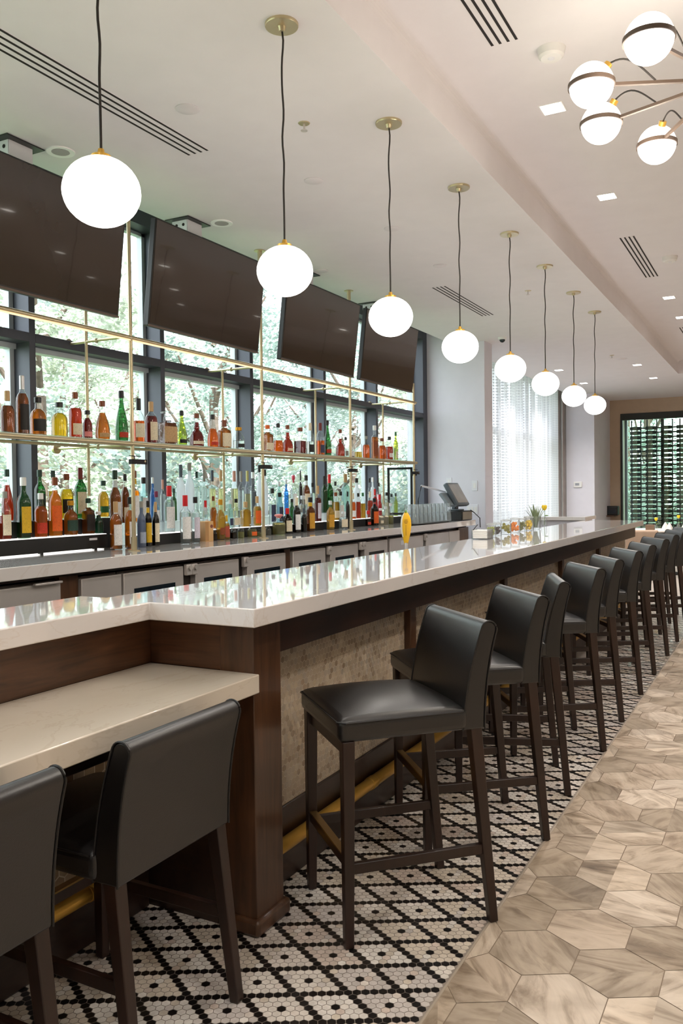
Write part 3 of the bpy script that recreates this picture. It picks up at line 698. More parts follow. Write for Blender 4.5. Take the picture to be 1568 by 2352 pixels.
BOT = [
(-4.18, 4.556, 1.251, 0.352, 0.037, 'B', 'tall', 'clear', 'red', 0.9, 'black', 'small', 'cream', 'dark bottle with an orange-red neck'),
(-4.14, 4.518, 1.251, 0.351, 0.056, 'B', 'tall', 'clear', 'brown', 0.9, 'black', 'small', 'cream', 'slim dark brown bottle with an orange neck glow'),
(-4.18, 4.666, 1.251, 0.378, 0.057, 'B', 'tall', 'clear', 'orangebright', 0.75, 'brown', 'large', 'white', 'orange liqueur bottle with a yellow neck and brown cap'),
(-4.18, 4.757, 1.251, 0.331, 0.062, 'B', 'gin', 'aqua', 'clear', 0.7, 'black', 'large', 'pale', 'pale aqua gin bottle with a black cap'),
(-4.18, 4.858, 1.251, 0.332, 0.043, 'B', 'tall', 'blue', 'none', 0, 'pale', 'none', '', 'bright blue tall bottle with a pale cap'),
(-4.18, 4.972, 1.251, 0.316, 0.044, 'B', 'tall', 'clear', 'clear', 0.8, 'rose', 'none', '', 'clear bottle with a rose-coloured cap'),
(-4.18, 5.101, 1.251, 0.249, 0.045, 'B', 'tall', 'green', 'none', 0, 'dkgreen', 'none', '', 'green bottle with a dark green cap'),
(-4.18, 5.189, 1.251, 0.435, 0.068, 'B', 'tall', 'frost', 'none', 0, 'slate', 'none', '', 'tall white frosted bottle with a slate cap'),
(-4.18, 5.297, 1.251, 0.451, 0.074, 'B', 'tall', 'frost', 'none', 0, 'grey', 'none', '', 'tall white frosted bottle with a grey cap'),
(-4.18, 5.387, 1.251, 0.387, 0.047, 'B', 'tall', 'clear', 'clear', 0.8, 'dkgreen', 'none', '', 'clear bottle with a thin dark cap'),
(-4.18, 5.483, 1.251, 0.399, 0.04, 'B', 'gin', 'clear', 'clear', 0.8, 'slate', 'none', '', 'clear bottle with a slate capsule, leftmost of the tequila row'),
(-4.14, 5.433, 1.251, 0.395, 0.045, 'B', 'gin', 'clear', 'clear', 0.8, 'grey', 'small', 'pale', 'clear bottle with a long grey cap'),
(-4.18, 5.594, 1.251, 0.399, 0.053, 'B', 'gin', 'clear', 'paleyellow', 0.75, 'slate', 'none', '', 'pale yellow tequila bottle with a slate capsule'),
(-4.18, 5.712, 1.251, 0.401, 0.057, 'B', 'gin', 'clear', 'paleyellow', 0.75, 'tan', 'none', '', 'pale gold tequila bottle with a tan capsule'),
(-4.18, 5.906, 1.251, 0.399, 0.061, 'B', 'gin', 'clear', 'paleyellow', 0.75, 'rose', 'none', '', 'pale yellow-green bottle with a terracotta capsule'),
(-4.18, 6.006, 1.251, 0.398, 0.051, 'B', 'gin', 'clear', 'clear', 0.7, 'grey', 'none', '', 'clear bottle with a grey capsule'),
(-4.18, 6.104, 1.251, 0.403, 0.052, 'B', 'gin', 'clear', 'paleyellow', 0.6, 'olive', 'none', '', 'clear bottle with an olive capsule'),
(-4.18, 6.19, 1.251, 0.393, 0.058, 'B', 'gin', 'clear', 'clear', 0.7, 'pale', 'large', 'slate', 'clear bottle with a dark slate panel label'),
(-4.18, 6.294, 1.251, 0.458, 0.056, 'B', 'tall', 'frost', 'none', 0, 'black', 'none', '', 'tall white frosted bottle with a black cap, left of the second pole'),
(-4.18, 6.383, 1.251, 0.421, 0.059, 'B', 'tall', 'frost', 'none', 0, 'black', 'none', '', 'tall white frosted bottle with a black cap, right of the second pole'),
(-4.18, 6.624, 1.251, 0.312, 0.058, 'B', 'tall', 'aqua', 'clear', 0.8, 'pale', 'none', '', 'pale green clear bottle with a pale cap'),
(-4.18, 6.749, 1.251, 0.336, 0.045, 'B', 'tall', 'blue', 'none', 0, 'pale', 'none', '', 'bright blue bottle right of the second pole'),
(-4.18, 6.883, 1.251, 0.378, 0.063, 'B', 'tall', 'clear', 'clear', 0.8, 'rosered', 'large', 'white', 'clear bottle with a raspberry ball cap'),
(-4.18, 7.016, 1.251, 0.421, 0.033, 'B', 'tall', 'clear', 'darkbrown', 0.9, 'black', 'none', '', 'thin dark bottle with a long black cap'),
(-4.18, 7.124, 1.251, 0.378, 0.076, 'B', 'tall', 'clear', 'brown', 0.9, 'black', 'large', 'cream', 'brown bottle with a white neck foil'),
(-4.18, 7.246, 1.251, 0.304, 0.053, 'B', 'tall', 'clear', 'clear', 0.8, 'black', 'small', 'white', 'small clear bottle with a dark cap'),
(-4.18, 7.487, 1.251, 0.374, 0.07, 'B', 'tall', 'green', 'none', 0, 'black', 'none', '', 'green bottle with a black capsule'),
(-4.18, 7.599, 1.251, 0.393, 0.08, 'B', 'tall', 'green', 'none', 0, 'redbright', 'none', '', 'green bottle with a red capsule'),
(-4.18, 7.728, 1.251, 0.32, 0.055, 'B', 'tall', 'clear', 'clear', 0.8, 'black', 'none', '', 'small clear bottle with a wide dark cap'),
(-4.18, 7.956, 1.251, 0.402, 0.096, 'B', 'tall', 'aqua', 'clear', 0.8, 'tan', 'none', '', 'big clear blue-tinted bottle with a cork'),
(-4.18, 8.221, 1.251, 0.36, 0.08, 'B', 'tall', 'frost', 'none', 0, 'black', 'none', '', 'white frosted bottle with a black cap right of the third pole'),
(-4.18, 8.545, 1.251, 0.363, 0.046, 'B', 'tall', 'clear', 'clear', 0.6, 'black', 'none', '', 'clear bottle with a tall dark cap'),
(-4.18, 8.628, 1.251, 0.374, 0.051, 'B', 'gin', 'frost', 'none', 0, 'white', 'none', '', 'white bottle with a white cap'),
(-4.18, 8.786, 1.251, 0.313, 0.056, 'B', 'tall', 'clear', 'pinkish', 0.7, 'black', 'small', 'white', 'pinkish clear bottle with a black cap'),
(-3.94, 4.207, 1.091, 0.32, 0.078, 'F', 'tall', 'clear', 'amber', 0.9, 'tan', 'large', 'white', 'amber bottle with a plain white label standing right of the riser'),
(-3.94, 4.347, 1.091, 0.349, 0.076, 'F', 'tall', 'clear', 'amber', 0.9, 'black', 'large', 'white', 'amber rum bottle with a white label behind the first brass pole'),
(-3.94, 4.457, 1.091, 0.318, 0.06, 'F', 'tall', 'bluegrey', 'none', 0, 'grey', 'small', 'greyblue', 'frosted blue-grey bottle'),
(-3.94, 4.525, 1.091, 0.32, 0.051, 'F', 'tall', 'clear', 'black', 0.95, 'black', 'large', 'yellow', 'dark liqueur bottle with a yellow label and yellow neck'),
(-3.94, 4.605, 1.091, 0.311, 0.052, 'F', 'tall', 'clear', 'black', 0.95, 'tan', 'large', 'cream', 'dark wine-like bottle with a cream label and tan capsule'),
(-3.94, 4.937, 1.091, 0.356, 0.081, 'F', 'gin', 'clear', 'clear', 0.8, 'redbright', 'large', 'white', 'clear vodka bottle with a white label under a red band'),
(-3.94, 5.057, 1.091, 0.343, 0.066, 'F', 'gin', 'clear', 'clear', 0.8, 'black', 'large', 'lilac', 'clear bottle with a lilac-white label and black cap'),
(-3.94, 5.293, 1.091, 0.101, 0.044, 'F', 'mini', 'clear', 'darkbrown', 0.6, 'glassy', 'none', '', 'little squat dark tequila bottle by the tan carton'),
(-3.94, 5.375, 1.091, 0.32, 0.076, 'F', 'round', 'clear', 'gold', 0.9, 'gold', 'small', 'brown', 'golden tequila bottle with a brown label'),
(-3.94, 5.453, 1.091, 0.192, 0.041, 'F', 'square', 'clear', 'gold', 0.8, 'yellow', 'large', 'rust', 'narrow bottle with a long yellow neck tag'),
(-3.94, 5.547, 1.091, 0.111, 0.05, 'F', 'mini', 'clear', 'darkbrown', 0.5, 'glassy', 'none', '', 'little squat smoky bottle'),
(-3.94, 5.65, 1.091, 0.117, 0.055, 'F', 'mini', 'clear', 'olive', 0.5, 'glassy', 'none', '', 'little squat olive bottle'),
(-3.94, 5.814, 1.091, 0.11, 0.081, 'F', 'mini', 'clear', 'olive', 0.7, 'glassy', 'large', 'orange', 'wide squat bottle with an orange round label'),
(-3.94, 5.928, 1.091, 0.054, 0.048, 'F', 'mini', 'clear', 'olive', 0.7, 'black', 'none', '', 'little squat yellow-olive bottle'),
(-3.94, 6.057, 1.091, 0.101, 0.056, 'F', 'mini', 'clear', 'grey', 0.6, 'glassy', 'none', '', 'little squat grey bottle right of the second pole'),
(-3.94, 6.231, 1.091, 0.181, 0.117, 'F', 'mini', 'clear', 'olive', 0.7, 'pink', 'none', '', 'wide squat clear bottle with a pink ball stopper'),
(-3.94, 6.376, 1.091, 0.229, 0.085, 'F', 'tall', 'clear', 'darkbrown', 0.95, 'redbright', 'large', 'cream', 'dark liqueur bottle with a red capsule and cream label'),
(-3.94, 6.538, 1.091, 0.324, 0.072, 'F', 'tall', 'clear', 'darkbrown', 0.95, 'cream', 'large', 'white', 'dark wine-shaped bottle with a white label and cream capsule'),
(-3.94, 6.666, 1.091, 0.222, 0.056, 'F', 'tall', 'clear', 'black', 0.9, 'slate', 'none', '', 'slim black bottle'),
(-3.94, 6.787, 1.091, 0.321, 0.083, 'F', 'gin', 'clear', 'brown', 0.9, 'black', 'large', 'gold', 'brown liqueur bottle with a golden label and yellow neck'),
(-3.94, 7.176, 1.091, 0.285, 0.078, 'F', 'tall', 'clear', 'gold', 0.95, 'pale', 'large', 'gold', 'tall gold-patterned bottle'),
(-3.94, 7.444, 1.091, 0.172, 0.073, 'F', 'square', 'clear', 'clear', 0.7, 'pale', 'large', 'cream', 'short square clear bottle with a cream label'),
(-3.94, 7.545, 1.091, 0.373, 0.041, 'F', 'tall', 'clear', 'black', 0.9, 'black', 'none', '', 'slim black bottle left of the third pole'),
(-3.94, 8.015, 1.091, 0.167, 0.06, 'F', 'mini', 'clear', 'darkbrown', 0.5, 'redbright', 'small', 'red', 'small bottle with a slanted red label'),
(-3.94, 8.172, 1.091, 0.298, 0.088, 'F', 'tall', 'clear', 'darkbrown', 0.95, 'black', 'large', 'orange', 'dark bitters bottle with an orange label'),
(-3.94, 8.328, 1.091, 0.186, 0.064, 'F', 'mini', 'clear', 'cream', 0.7, 'white', 'small', 'cream', 'small cream mixer bottle, first after the bitters'),
(-3.94, 8.459, 1.091, 0.202, 0.065, 'F', 'mini', 'clear', 'cream', 0.6, 'pale', 'none', '', 'small cream mixer bottle, second after the bitters'),
(-3.94, 8.593, 1.091, 0.237, 0.062, 'F', 'mini', 'clear', 'olive', 0.5, 'pale', 'none', '', 'small pale olive mixer bottle'),
(-4.06, 4.333, 1.171, 0.453, 0.08, 'M', 'tall', 'clear', 'brown', 0.95, 'dkgreen', 'large', 'white', 'tall dark brown bourbon bottle with a grey neck'),
(-4.06, 4.755, 1.171, 0.307, 0.05, 'M', 'gin', 'paleblue', 'clear', 0.8, 'purple', 'large', 'pale', 'pale blue bottle with a purple-red cap'),
(-4.06, 4.9, 1.171, 0.348, 0.083, 'M', 'gin', 'clear', 'clear', 0.85, 'redbright', 'large', 'white', 'clear gin bottle with a white strip label and bright red cap'),
(-4.06, 5.34, 1.171, 0.232, 0.044, 'M', 'gin', 'clear', 'clear', 0.8, 'redbright', 'small', 'white', 'clear bottle with a small red cap'),
(-4.06, 5.444, 1.171, 0.265, 0.052, 'M', 'round', 'clear', 'amber', 0.8, 'brown', 'none', '', 'amber bottle with a brown stopper'),
(-4.06, 5.674, 1.171, 0.232, 0.049, 'M', 'gin', 'aqua', 'clear', 0.8, 'pale', 'small', 'navy', 'aqua bottle with a navy label'),
(-4.06, 5.757, 1.171, 0.241, 0.054, 'M', 'square', 'clear', 'clear', 0.7, 'black', 'small', 'cream', 'clear bottle with a big black cap'),
(-4.06, 5.895, 1.171, 0.214, 0.075, 'M', 'square', 'clear', 'gold', 0.85, 'tan', 'none', '', 'square golden bottle'),
(-4.06, 6.073, 1.171, 0.259, 0.069, 'M', 'tall', 'clear', 'gold', 0.8, 'tan', 'large', 'orange', 'golden bottle with an orange and green label'),
(-4.06, 6.319, 1.171, 0.328, 0.063, 'M', 'gin', 'clear', 'clear', 0.7, 'black', 'large', 'navy', 'clear bottle with a navy label and black cap'),
(-4.06, 6.441, 1.171, 0.289, 0.064, 'M', 'gin', 'paleblue', 'clear', 0.7, 'black', 'large', 'navy', 'pale blue bottle with a navy label'),
(-4.06, 6.654, 1.171, 0.228, 0.053, 'M', 'tall', 'green', 'none', 0, 'black', 'none', '', 'small green bottle with a black cap'),
(-4.06, 6.852, 1.171, 0.258, 0.085, 'M', 'gin', 'clear', 'clear', 0.8, 'pale', 'small', 'grey', 'clear wide-shouldered bottle'),
(-4.06, 7.143, 1.171, 0.353, 0.067, 'M', 'tall', 'clear', 'darkred', 0.8, 'tan', 'large', 'lilac', 'dark red bottle with a tan capsule'),
(-4.06, 7.512, 1.171, 0.286, 0.062, 'M', 'square', 'clear', 'gold', 0.8, 'brown', 'small', 'cream', 'golden bottle with a brown cap'),
(-4.06, 7.621, 1.171, 0.294, 0.067, 'M', 'tall', 'clear', 'clear', 0.8, 'black', 'large', 'white', 'clear bottle with a white label and black cap'),
(-4.06, 7.903, 1.171, 0.275, 0.053, 'M', 'tall', 'clear', 'orange', 0.8, 'cream', 'small', 'white', 'orange bottle with a cream capsule'),
(-4.06, 8.021, 1.171, 0.275, 0.05, 'M', 'gin', 'clear', 'red', 0.8, 'black', 'none', '', 'red-brown bottle with a black cap'),
(-4.06, 8.131, 1.171, 0.279, 0.057, 'M', 'tall', 'clear', 'gold', 0.7, 'green', 'none', '', 'yellow bottle with a green top'),
(-4.06, 8.307, 1.171, 0.291, 0.063, 'M', 'tall', 'clear', 'red', 0.8, 'cream', 'small', 'orange', 'red bottle with an orange label'),
(-4.06, 8.435, 1.171, 0.319, 0.06, 'M', 'tall', 'clear', 'redbright', 0.9, 'redbright', 'small', 'white', 'bright red bottle'),
(-4.06, 8.557, 1.171, 0.253, 0.051, 'M', 'mini', 'clear', 'redbright', 0.9, 'redbright', 'none', '', 'short bright red bottle'),
(-4.06, 8.755, 1.171, 0.28, 0.065, 'M', 'mini', 'clear', 'cream', 0.7, 'black', 'none', '', 'cream bottle with a black cap'),
(-4.06, 8.881, 1.171, 0.26, 0.052, 'M', 'mini', 'clear', 'clear', 0.7, 'black', 'none', '', 'small clear bottle with a black cap near the glass panel'),
(-4.06, 8.999, 1.171, 0.269, 0.046, 'M', 'tall', 'yellowgreen', 'clear', 0.7, 'black', 'none', '', 'thin greenish bottle with a black cap'),
(-4.1, 3.449, 1.196, 0.286, 0.067, 'R', 'tall', 'clear', 'red', 0.6, 'grey', 'large', 'cream', 'red bottle with a big cream label, nearest the left edge'),
(-4.1, 3.587, 1.196, 0.372, 0.085, 'R', 'tall', 'green', 'none', 0, 'white', 'large', 'yellow', 'dark green bottle with a yellow label and white cap'),
(-4.1, 3.719, 1.196, 0.275, 0.078, 'R', 'tall', 'clear', 'orange', 0.85, 'white', 'small', 'red', 'amber bottle with a slanted red label'),
(-4.1, 3.836, 1.196, 0.375, 0.083, 'R', 'tall', 'clear', 'orangebright', 0.95, 'brown', 'large', 'orange', 'bright orange bottle with an orange label'),
(-4.1, 3.966, 1.196, 0.225, 0.09, 'R', 'round', 'clear', 'amber', 0.9, 'gold', 'large', 'dkgreen', 'squat amber bottle with a dark green label'),
(-4.1, 4.12, 1.196, 0.239, 0.067, 'R', 'square', 'clear', 'brown', 0.9, 'dkgreen', 'large', 'black', 'square dark whiskey bottle with a black label'),
(-4.1, 4.213, 1.196, 0.148, 0.063, 'R', 'mini', 'dkgreen', 'none', 0, 'white', 'none', '', "short solid dark green bottle at the riser's end"),
(-4.2, 3.552, 1.3, 0.318, 0.073, 'RB', 'tear', 'clear', 'red', 0.85, 'dkgreen', 'none', '', 'amber-red pear-shaped bottle with a dark green cap'),
(-4.2, 3.804, 1.3, 0.32, 0.073, 'RB', 'tall', 'green', 'none', 0, 'dkgreen', 'large', 'dkgreen', 'tall green wine-shaped bottle'),
(-4.2, 3.916, 1.3, 0.317, 0.06, 'RB', 'round', 'clear', 'yellow', 0.7, 'dkgreen', 'none', '', 'pale golden bottle with a small dark cap'),
(-4.2, 4.03, 1.3, 0.297, 0.086, 'RB', 'round', 'clear', 'yellow', 0.8, 'brown', 'large', 'black', 'rounded olive-yellow bottle with a cork stopper and black label'),
(-4.2, 4.154, 1.3, 0.341, 0.081, 'RB', 'tall', 'green', 'none', 0, 'darkred', 'large', 'cream', 'tall green bottle with a big cream label and dark red cap'),
(-4.2, 4.366, 1.3, 0.255, 0.076, 'RB', 'round', 'clear', 'gold', 0.85, 'dkgreen', 'small', 'green', 'golden yellow bottle with a green lower label'),
(-3.92, 3.328, 1.806, 0.248, 0.078, 'S', 'round', 'clear', 'brown', 0.8, 'tan', 'none', '', 'squat rounded amber-brown decanter with a tan stopper'),
(-3.92, 3.435, 1.806, 0.347, 0.072, 'S', 'tall', 'clear', 'brown', 0.85, 'silver', 'large', 'black', 'tall slim brown whiskey bottle with a silver-white capsule'),
(-3.92, 3.549, 1.806, 0.232, 0.094, 'S', 'round', 'clear', 'amber', 0.85, 'black', 'large', 'black', 'round-shouldered amber bottle with a dark oval label'),
(-3.92, 3.714, 1.806, 0.217, 0.097, 'S', 'round', 'clear', 'yellow', 0.85, 'black', 'none', '', 'squat golden-yellow bottle with a black stopper'),
(-3.92, 3.845, 1.806, 0.292, 0.079, 'S', 'tall', 'clear', 'red', 0.8, 'brown', 'small', 'cream', 'tall reddish-amber bottle with a low cream label'),
(-3.92, 3.946, 1.806, 0.187, 0.06, 'S', 'mini', 'clear', 'darkred', 0.9, 'black', 'small', 'pink', 'short dark red bottle with a black cap'),
(-3.92, 4.078, 1.806, 0.259, 0.096, 'S', 'tear', 'clear', 'amber', 0.85, 'brown', 'small', 'tan', 'teardrop amber bottle with a tan label'),
(-3.92, 4.257, 1.806, 0.343, 0.086, 'S', 'tear', 'green', 'none', 0, 'black', 'small', 'red', 'tall dark green teardrop bottle with a small red label'),
(-3.92, 4.425, 1.806, 0.308, 0.079, 'S', 'round', 'clear', 'orange', 0.62, 'black', 'large', 'cream', 'round red-orange bottle with a long black neck wrap'),
(-3.92, 4.552, 1.806, 0.297, 0.088, 'S', 'tall', 'clear', 'darkred', 0.8, 'tan', 'large', 'cream', 'dark red bottle with a long tan capsule and cream label'),
(-3.92, 4.725, 1.806, 0.241, 0.11, 'S', 'decanter', 'clear', 'brown', 0.9, 'glassy', 'large', 'tan', 'square brown decanter with a flat wide stopper'),
(-3.92, 4.886, 1.806, 0.262, 0.078, 'S', 'tear', 'yellowgreen', 'none', 0, 'black', 'small', 'black', 'yellow-green flask-shaped bottle with a black cap'),
(-3.92, 5.063, 1.806, 0.255, 0.108, 'S', 'bell', 'clear', 'darkred', 0.9, 'brown', 'small', 'cream', 'bell-shaped dark red liqueur bottle with a ringed neck'),
(-3.92, 5.261, 1.806, 0.262, 0.087, 'S', 'tear', 'clear', 'orange', 0.7, 'black', 'small', 'red', 'orange teardrop bottle with a black knob cap'),
(-3.92, 5.412, 1.806, 0.23, 0.089, 'S', 'square', 'clear', 'amber', 0.9, 'brown', 'large', 'cream', 'square amber bottle with a cream side label and brown capsule'),
(-3.92, 5.609, 1.806, 0.186, 0.095, 'S', 'mini', 'clear', 'clear', 0.5, 'gold', 'small', 'black', 'squat round clear bottle with a dark band label'),
(-3.92, 6.038, 1.806, 0.232, 0.081, 'S', 'square', 'clear', 'amber', 0.9, 'orange', 'small', 'cream', 'square amber bottle with an orange cap'),
(-3.92, 6.207, 1.806, 0.258, 0.089, 'S', 'tear', 'clear', 'orange', 0.5, 'black', 'none', '', 'half-full orange bottle with a pale neck and black knob'),
(-3.92, 6.364, 1.806, 0.253, 0.101, 'S', 'bell', 'clear', 'red', 0.9, 'brown', 'small', 'cream', 'red bell-shaped liqueur bottle with a brown neck'),
(-3.92, 6.582, 1.806, 0.245, 0.093, 'S', 'square', 'clear', 'darkred', 0.62, 'brown', 'none', '', 'square clear bottle two-thirds full of dark red liquor'),
(-3.92, 6.766, 1.806, 0.3, 0.072, 'S', 'tall', 'clear', 'clear', 0.5, 'cream', 'small', 'black', 'clear long-necked bottle with a cream capsule'),
(-3.92, 6.957, 1.806, 0.313, 0.083, 'S', 'tall', 'clear', 'orange', 0.55, 'darkred', 'small', 'navy', 'orange bottle with a burgundy capsule'),
(-3.92, 7.099, 1.806, 0.349, 0.077, 'S', 'tear', 'green', 'none', 0, 'black', 'small', 'red', 'light green teardrop bottle with a tall black cap'),
(-3.92, 7.362, 1.806, 0.278, 0.092, 'S', 'bell', 'clear', 'red', 0.8, 'brown', 'none', '', 'red-brown pear-shaped bottle'),
(-3.92, 7.478, 1.806, 0.206, 0.057, 'S', 'tall', 'clear', 'clear', 0.5, 'black', 'small', 'grey', 'small clear bottle with a black cap'),
(-3.92, 7.608, 1.806, 0.213, 0.054, 'S', 'tall', 'clear', 'darkred', 0.35, 'black', 'small', 'white', 'small clear bottle with a white label and red dregs'),
(-3.92, 7.756, 1.806, 0.226, 0.08, 'S', 'tall', 'clear', 'yellow', 0.35, 'grey', 'none', '', 'clear bottle one-third full of yellow liquor'),
(-3.92, 7.942, 1.806, 0.242, 0.074, 'S', 'round', 'clear', 'orange', 0.75, 'grey', 'none', '', 'rounded orange bottle with a grey cap'),
(-3.92, 8.151, 1.806, 0.367, 0.075, 'S', 'gin', 'clear', 'amber', 0.8, 'white', 'large', 'brown', 'tall amber bottle with a white cap'),
(-3.92, 8.334, 1.806, 0.24, 0.09, 'S', 'round', 'clear', 'orange', 0.8, 'brown', 'none', '', 'short amber-red bottle with a brown cap'),
(-3.92, 8.529, 1.806, 0.268, 0.082, 'S', 'round', 'clear', 'red', 0.7, 'black', 'small', 'white', 'short red bottle with a clear shoulder'),
(-3.92, 8.703, 1.806, 0.331, 0.053, 'S', 'tall', 'yellowgreen', 'clear', 0.5, 'green', 'small', 'cream', 'thin green bottle at the right end')]
SUF = {'S':'on the glass shelf','R':'on the lit riser','RB':'back row, lit riser','F':'front row, back counter','M':'middle row, back counter','B':'back row, back counter'}
GRP = {'S':'bottles on the glass shelves','R':'bottles on the lit riser','RB':'bottles on the lit riser','F':'bottles on the back counter','M':'bottles on the back counter','B':'bottles on the back counter'}
BC['']=BC['white']
for X, Y, Z, h, d, row, ty, gl, liq, fill, cap, lst, lcol, desc in BOT:
    lab = desc + ', ' + SUF[row]
    if len(lab.split()) > 16: lab = desc
    bottle(X, Y, Z, h, d, ty, gl, liq, fill, cap, lst, lcol or 'white', lab, GRP[row], math.radians(-16 + random.uniform(-14,14)))

# risers under the bottles
M['acrylic'] = glass('frosted acrylic', (.9,.93,.93,1), .2, 1.3, body=.5, bodycol=rgb(222,226,226))
def riser(y0, y1, x0, x1, z, label, lit=True, feet=False):
    t = thing('bottle_riser', label, 'riser', (x0, y0, 1.09))
    MB().box(x1-x0, 0, 0, y1-y0, .012 if feet else 0, z-1.094).build('riser_box', M['blackmatte'] if lit or y1 < 4.43 else M['acrylic'], t, bevel=.003)
    if lit: MB().box(x1-x0+.004, -.004, .004, y1-y0-.004, z-1.094, z-1.090).build('lit_top', M['ledwhite'], t)
    if feet:
        for k in range(5): MB().box(-.03, -.005, .1+(y1-y0-.2)*k/4-.01, .1+(y1-y0-.2)*k/4+.01, 0, .012).build('foot', M['black'], t)
        MB().box(x1-x0+.02, -.012, .02, y1-y0-.02, .002, .006).build('under_light', M['ledwhite'], t)
    return t
t = riser(2.2, 4.225, -4.035, -4.145, 1.196, 'long black light-up bottle riser at the left end of the back counter', True, True)
MB().box(-.001, .0008, 1.86, 1.93, .068, .082).build('maker_plate', M['plate'], t)
riser(2.2, 4.42, -4.150, -4.262, 1.30, 'tall black step behind the long light-up riser', False)
riser(4.50, 5.62, -4.012, -4.118, 1.171, 'black bottle riser in the second bay behind the spirits')
riser(4.48, 5.62, -4.125, -4.262, 1.251, 'taller frosted step against the window in the second bay', False)
riser(5.70, 7.17, -4.012, -4.118, 1.171, 'black bottle riser in the third bay, its end showing between bottles')
riser(5.70, 7.17, -4.125, -4.262, 1.251, 'taller frosted step against the window in the third bay', False)
riser(7.24, 9.05, -4.012, -4.118, 1.171, 'black bottle riser with a white lit top in the right end bay')
riser(7.24, 8.74, -4.125, -4.262, 1.251, 'taller frosted step against the window in the right end bay', False)
o = thing('gift_carton', 'tan two-tone carton standing among the bottles on the back counter', 'box', (-3.94, 5.19, 1.09), math.radians(-12))
MB().box(-.035,.035,-.04,.04,0,.155).build('carton', plain('tan card', rgb(206,164,112), .7), o, bevel=.002)
MB().tube((.0352,.022,.115),(.0356,.022,.115),.014,n=14).build('round_mark', plain('brown print', rgb(120,66,50), .7), o)
MB().box(-.0352,.0352,-.0402,-.006,.004,.15).build('side_panel', plain('darker card', rgb(176,132,84), .7), o)

# ------------------------------------------------------------------ televisions
def tv(y0, y1, label):
    t = thing('television', label, 'television', (-3.58, (y0+y1)/2, 2.88)); w = (y1-y0)/2
    a = math.atan2(.08, .68)
    R_ = Matrix.Rotation(a, 4, 'Y'); hh = .342
    MB().box(-.045, 0, -w, w, -hh, hh, R_).build('housing', M['black'], t, bevel=.006)
    MB().box(0, .0015, -w+.011, w-.011, -hh+.02, hh-.011, R_).build('screen', M['screen'], t)
    MB().box(-.001, .003, -w, w, -hh, -hh+.012, R_).build('chin_strip', M['bronze'], t)
    MB().box(-.10, -.045, -.3, .3, -.2, .2, R_).build('back_box', M['black'], t, bevel=.01)
    m = MB().box(-.31,-.10,-.13,.13,.512,.5195).build('ceiling_mount', M['black'], t, bevel=.002)
    for s in (-1, 1):
        q = MB().box(-.28,-.15,s*.08-.004,s*.08+.004,.25,.512).build('mount_arm', M['plate'], m)
        for z in (.38,.43,.48): MB().tube((-.18,s*.08-.006,z),(-.18,s*.08+.006,z),.011,n=10).tube((-.24,s*.08-.006,z),(-.24,s*.08+.006,z),.011,n=10).build('slot_hole', M['slot'], q)
    MB().box(-.26,-.1,-.2,.2,-.05,.05).tube((-.22,0,.0),(-.22,0,.512),.03,n=16).build('bracket', M['black'], t, bevel=.003)
    for z in (.47,.49):
        MB().box(-.149,-.144,-.08,.08,.42,.512).build('mount_face', M['plate'], m) if z == .47 else None
    return t
tv(2.66, 3.92, 'large dark television hanging at the left edge, first over the bottle shelves')
tv(4.19, 5.46, 'second large dark television from the left, reflecting round lamps')
tv(5.79, 7.085, 'third large dark television from the left, partly behind a globe pendant')
tv(7.225, 8.50, 'last large dark television before the grey pier')

# ------------------------------------------------------------------ globe pendants
def pendant_proto():
    t = thing('globe_pendant', '', 'pendant lamp')
    MB().lathe([(.068,-.012),(.07,-.008),(.07,0)], 28).lathe([(.012,-.03),(.018,-.012)], 14).build('canopy', M['champagne'], t)
    zc = -1.02; rx, rz = .118, .104
    pts = [(.006*math.sin(k*.9)*(1-k/24), .004*math.sin(k*1.3+1)*(1-k/24), -.03 + (zc+rz+.02+.03)*k/24) for k in range(25)]
    MB().path(pts, .0042, 8).build('cord', M['cordblack'], t)
    MB().lathe([(.03,zc+rz-.006),(.03,zc+rz+.006),(.012,zc+rz+.012),(.009,zc+rz+.026)], 18).build('cap', M['brass'], t)
    prof = [(rx*math.sin(PI*k/20) if k else 1e-4, zc - rz*math.cos(PI*k/20)) for k in range(20)]
    prof = [(r, min(z, zc+rz*.97)) for r, z in prof] + [(.03, zc+rz*.97)]
    MB().lathe(prof, 32).build('glass_globe', M['globe'], t)
    return t
pp = pendant_proto(); PYS = [1.95 + 1.0715*k for k in range(8)]
PYS = [1.94, 3.0, 4.06, 5.13, 6.24, 7.29, 8.40, 9.43]
for k, y in enumerate(PYS):
    o = pp if k == 0 else copy_tree(pp)
    o.location = (-1.85, y, LZ); o['group'] = 'globe pendants over the bar'
    o['label'] = 'round white globe pendant over the bar, ' + ('nearest and largest, at upper left' if k == 0 else ordn[k] + ' in the row from the camera' if k < 7 else 'farthest and smallest of the row')
    l = bpy.data.lights.new('globe_light', 'POINT'); l.energy = 6; l.color = (1,.94,.87); l.shadow_soft_size = .12
    lo = bpy.data.objects.new('globe_light', l); lo.location = (-1.85, y, LZ-1.30); COL.objects.link(lo)

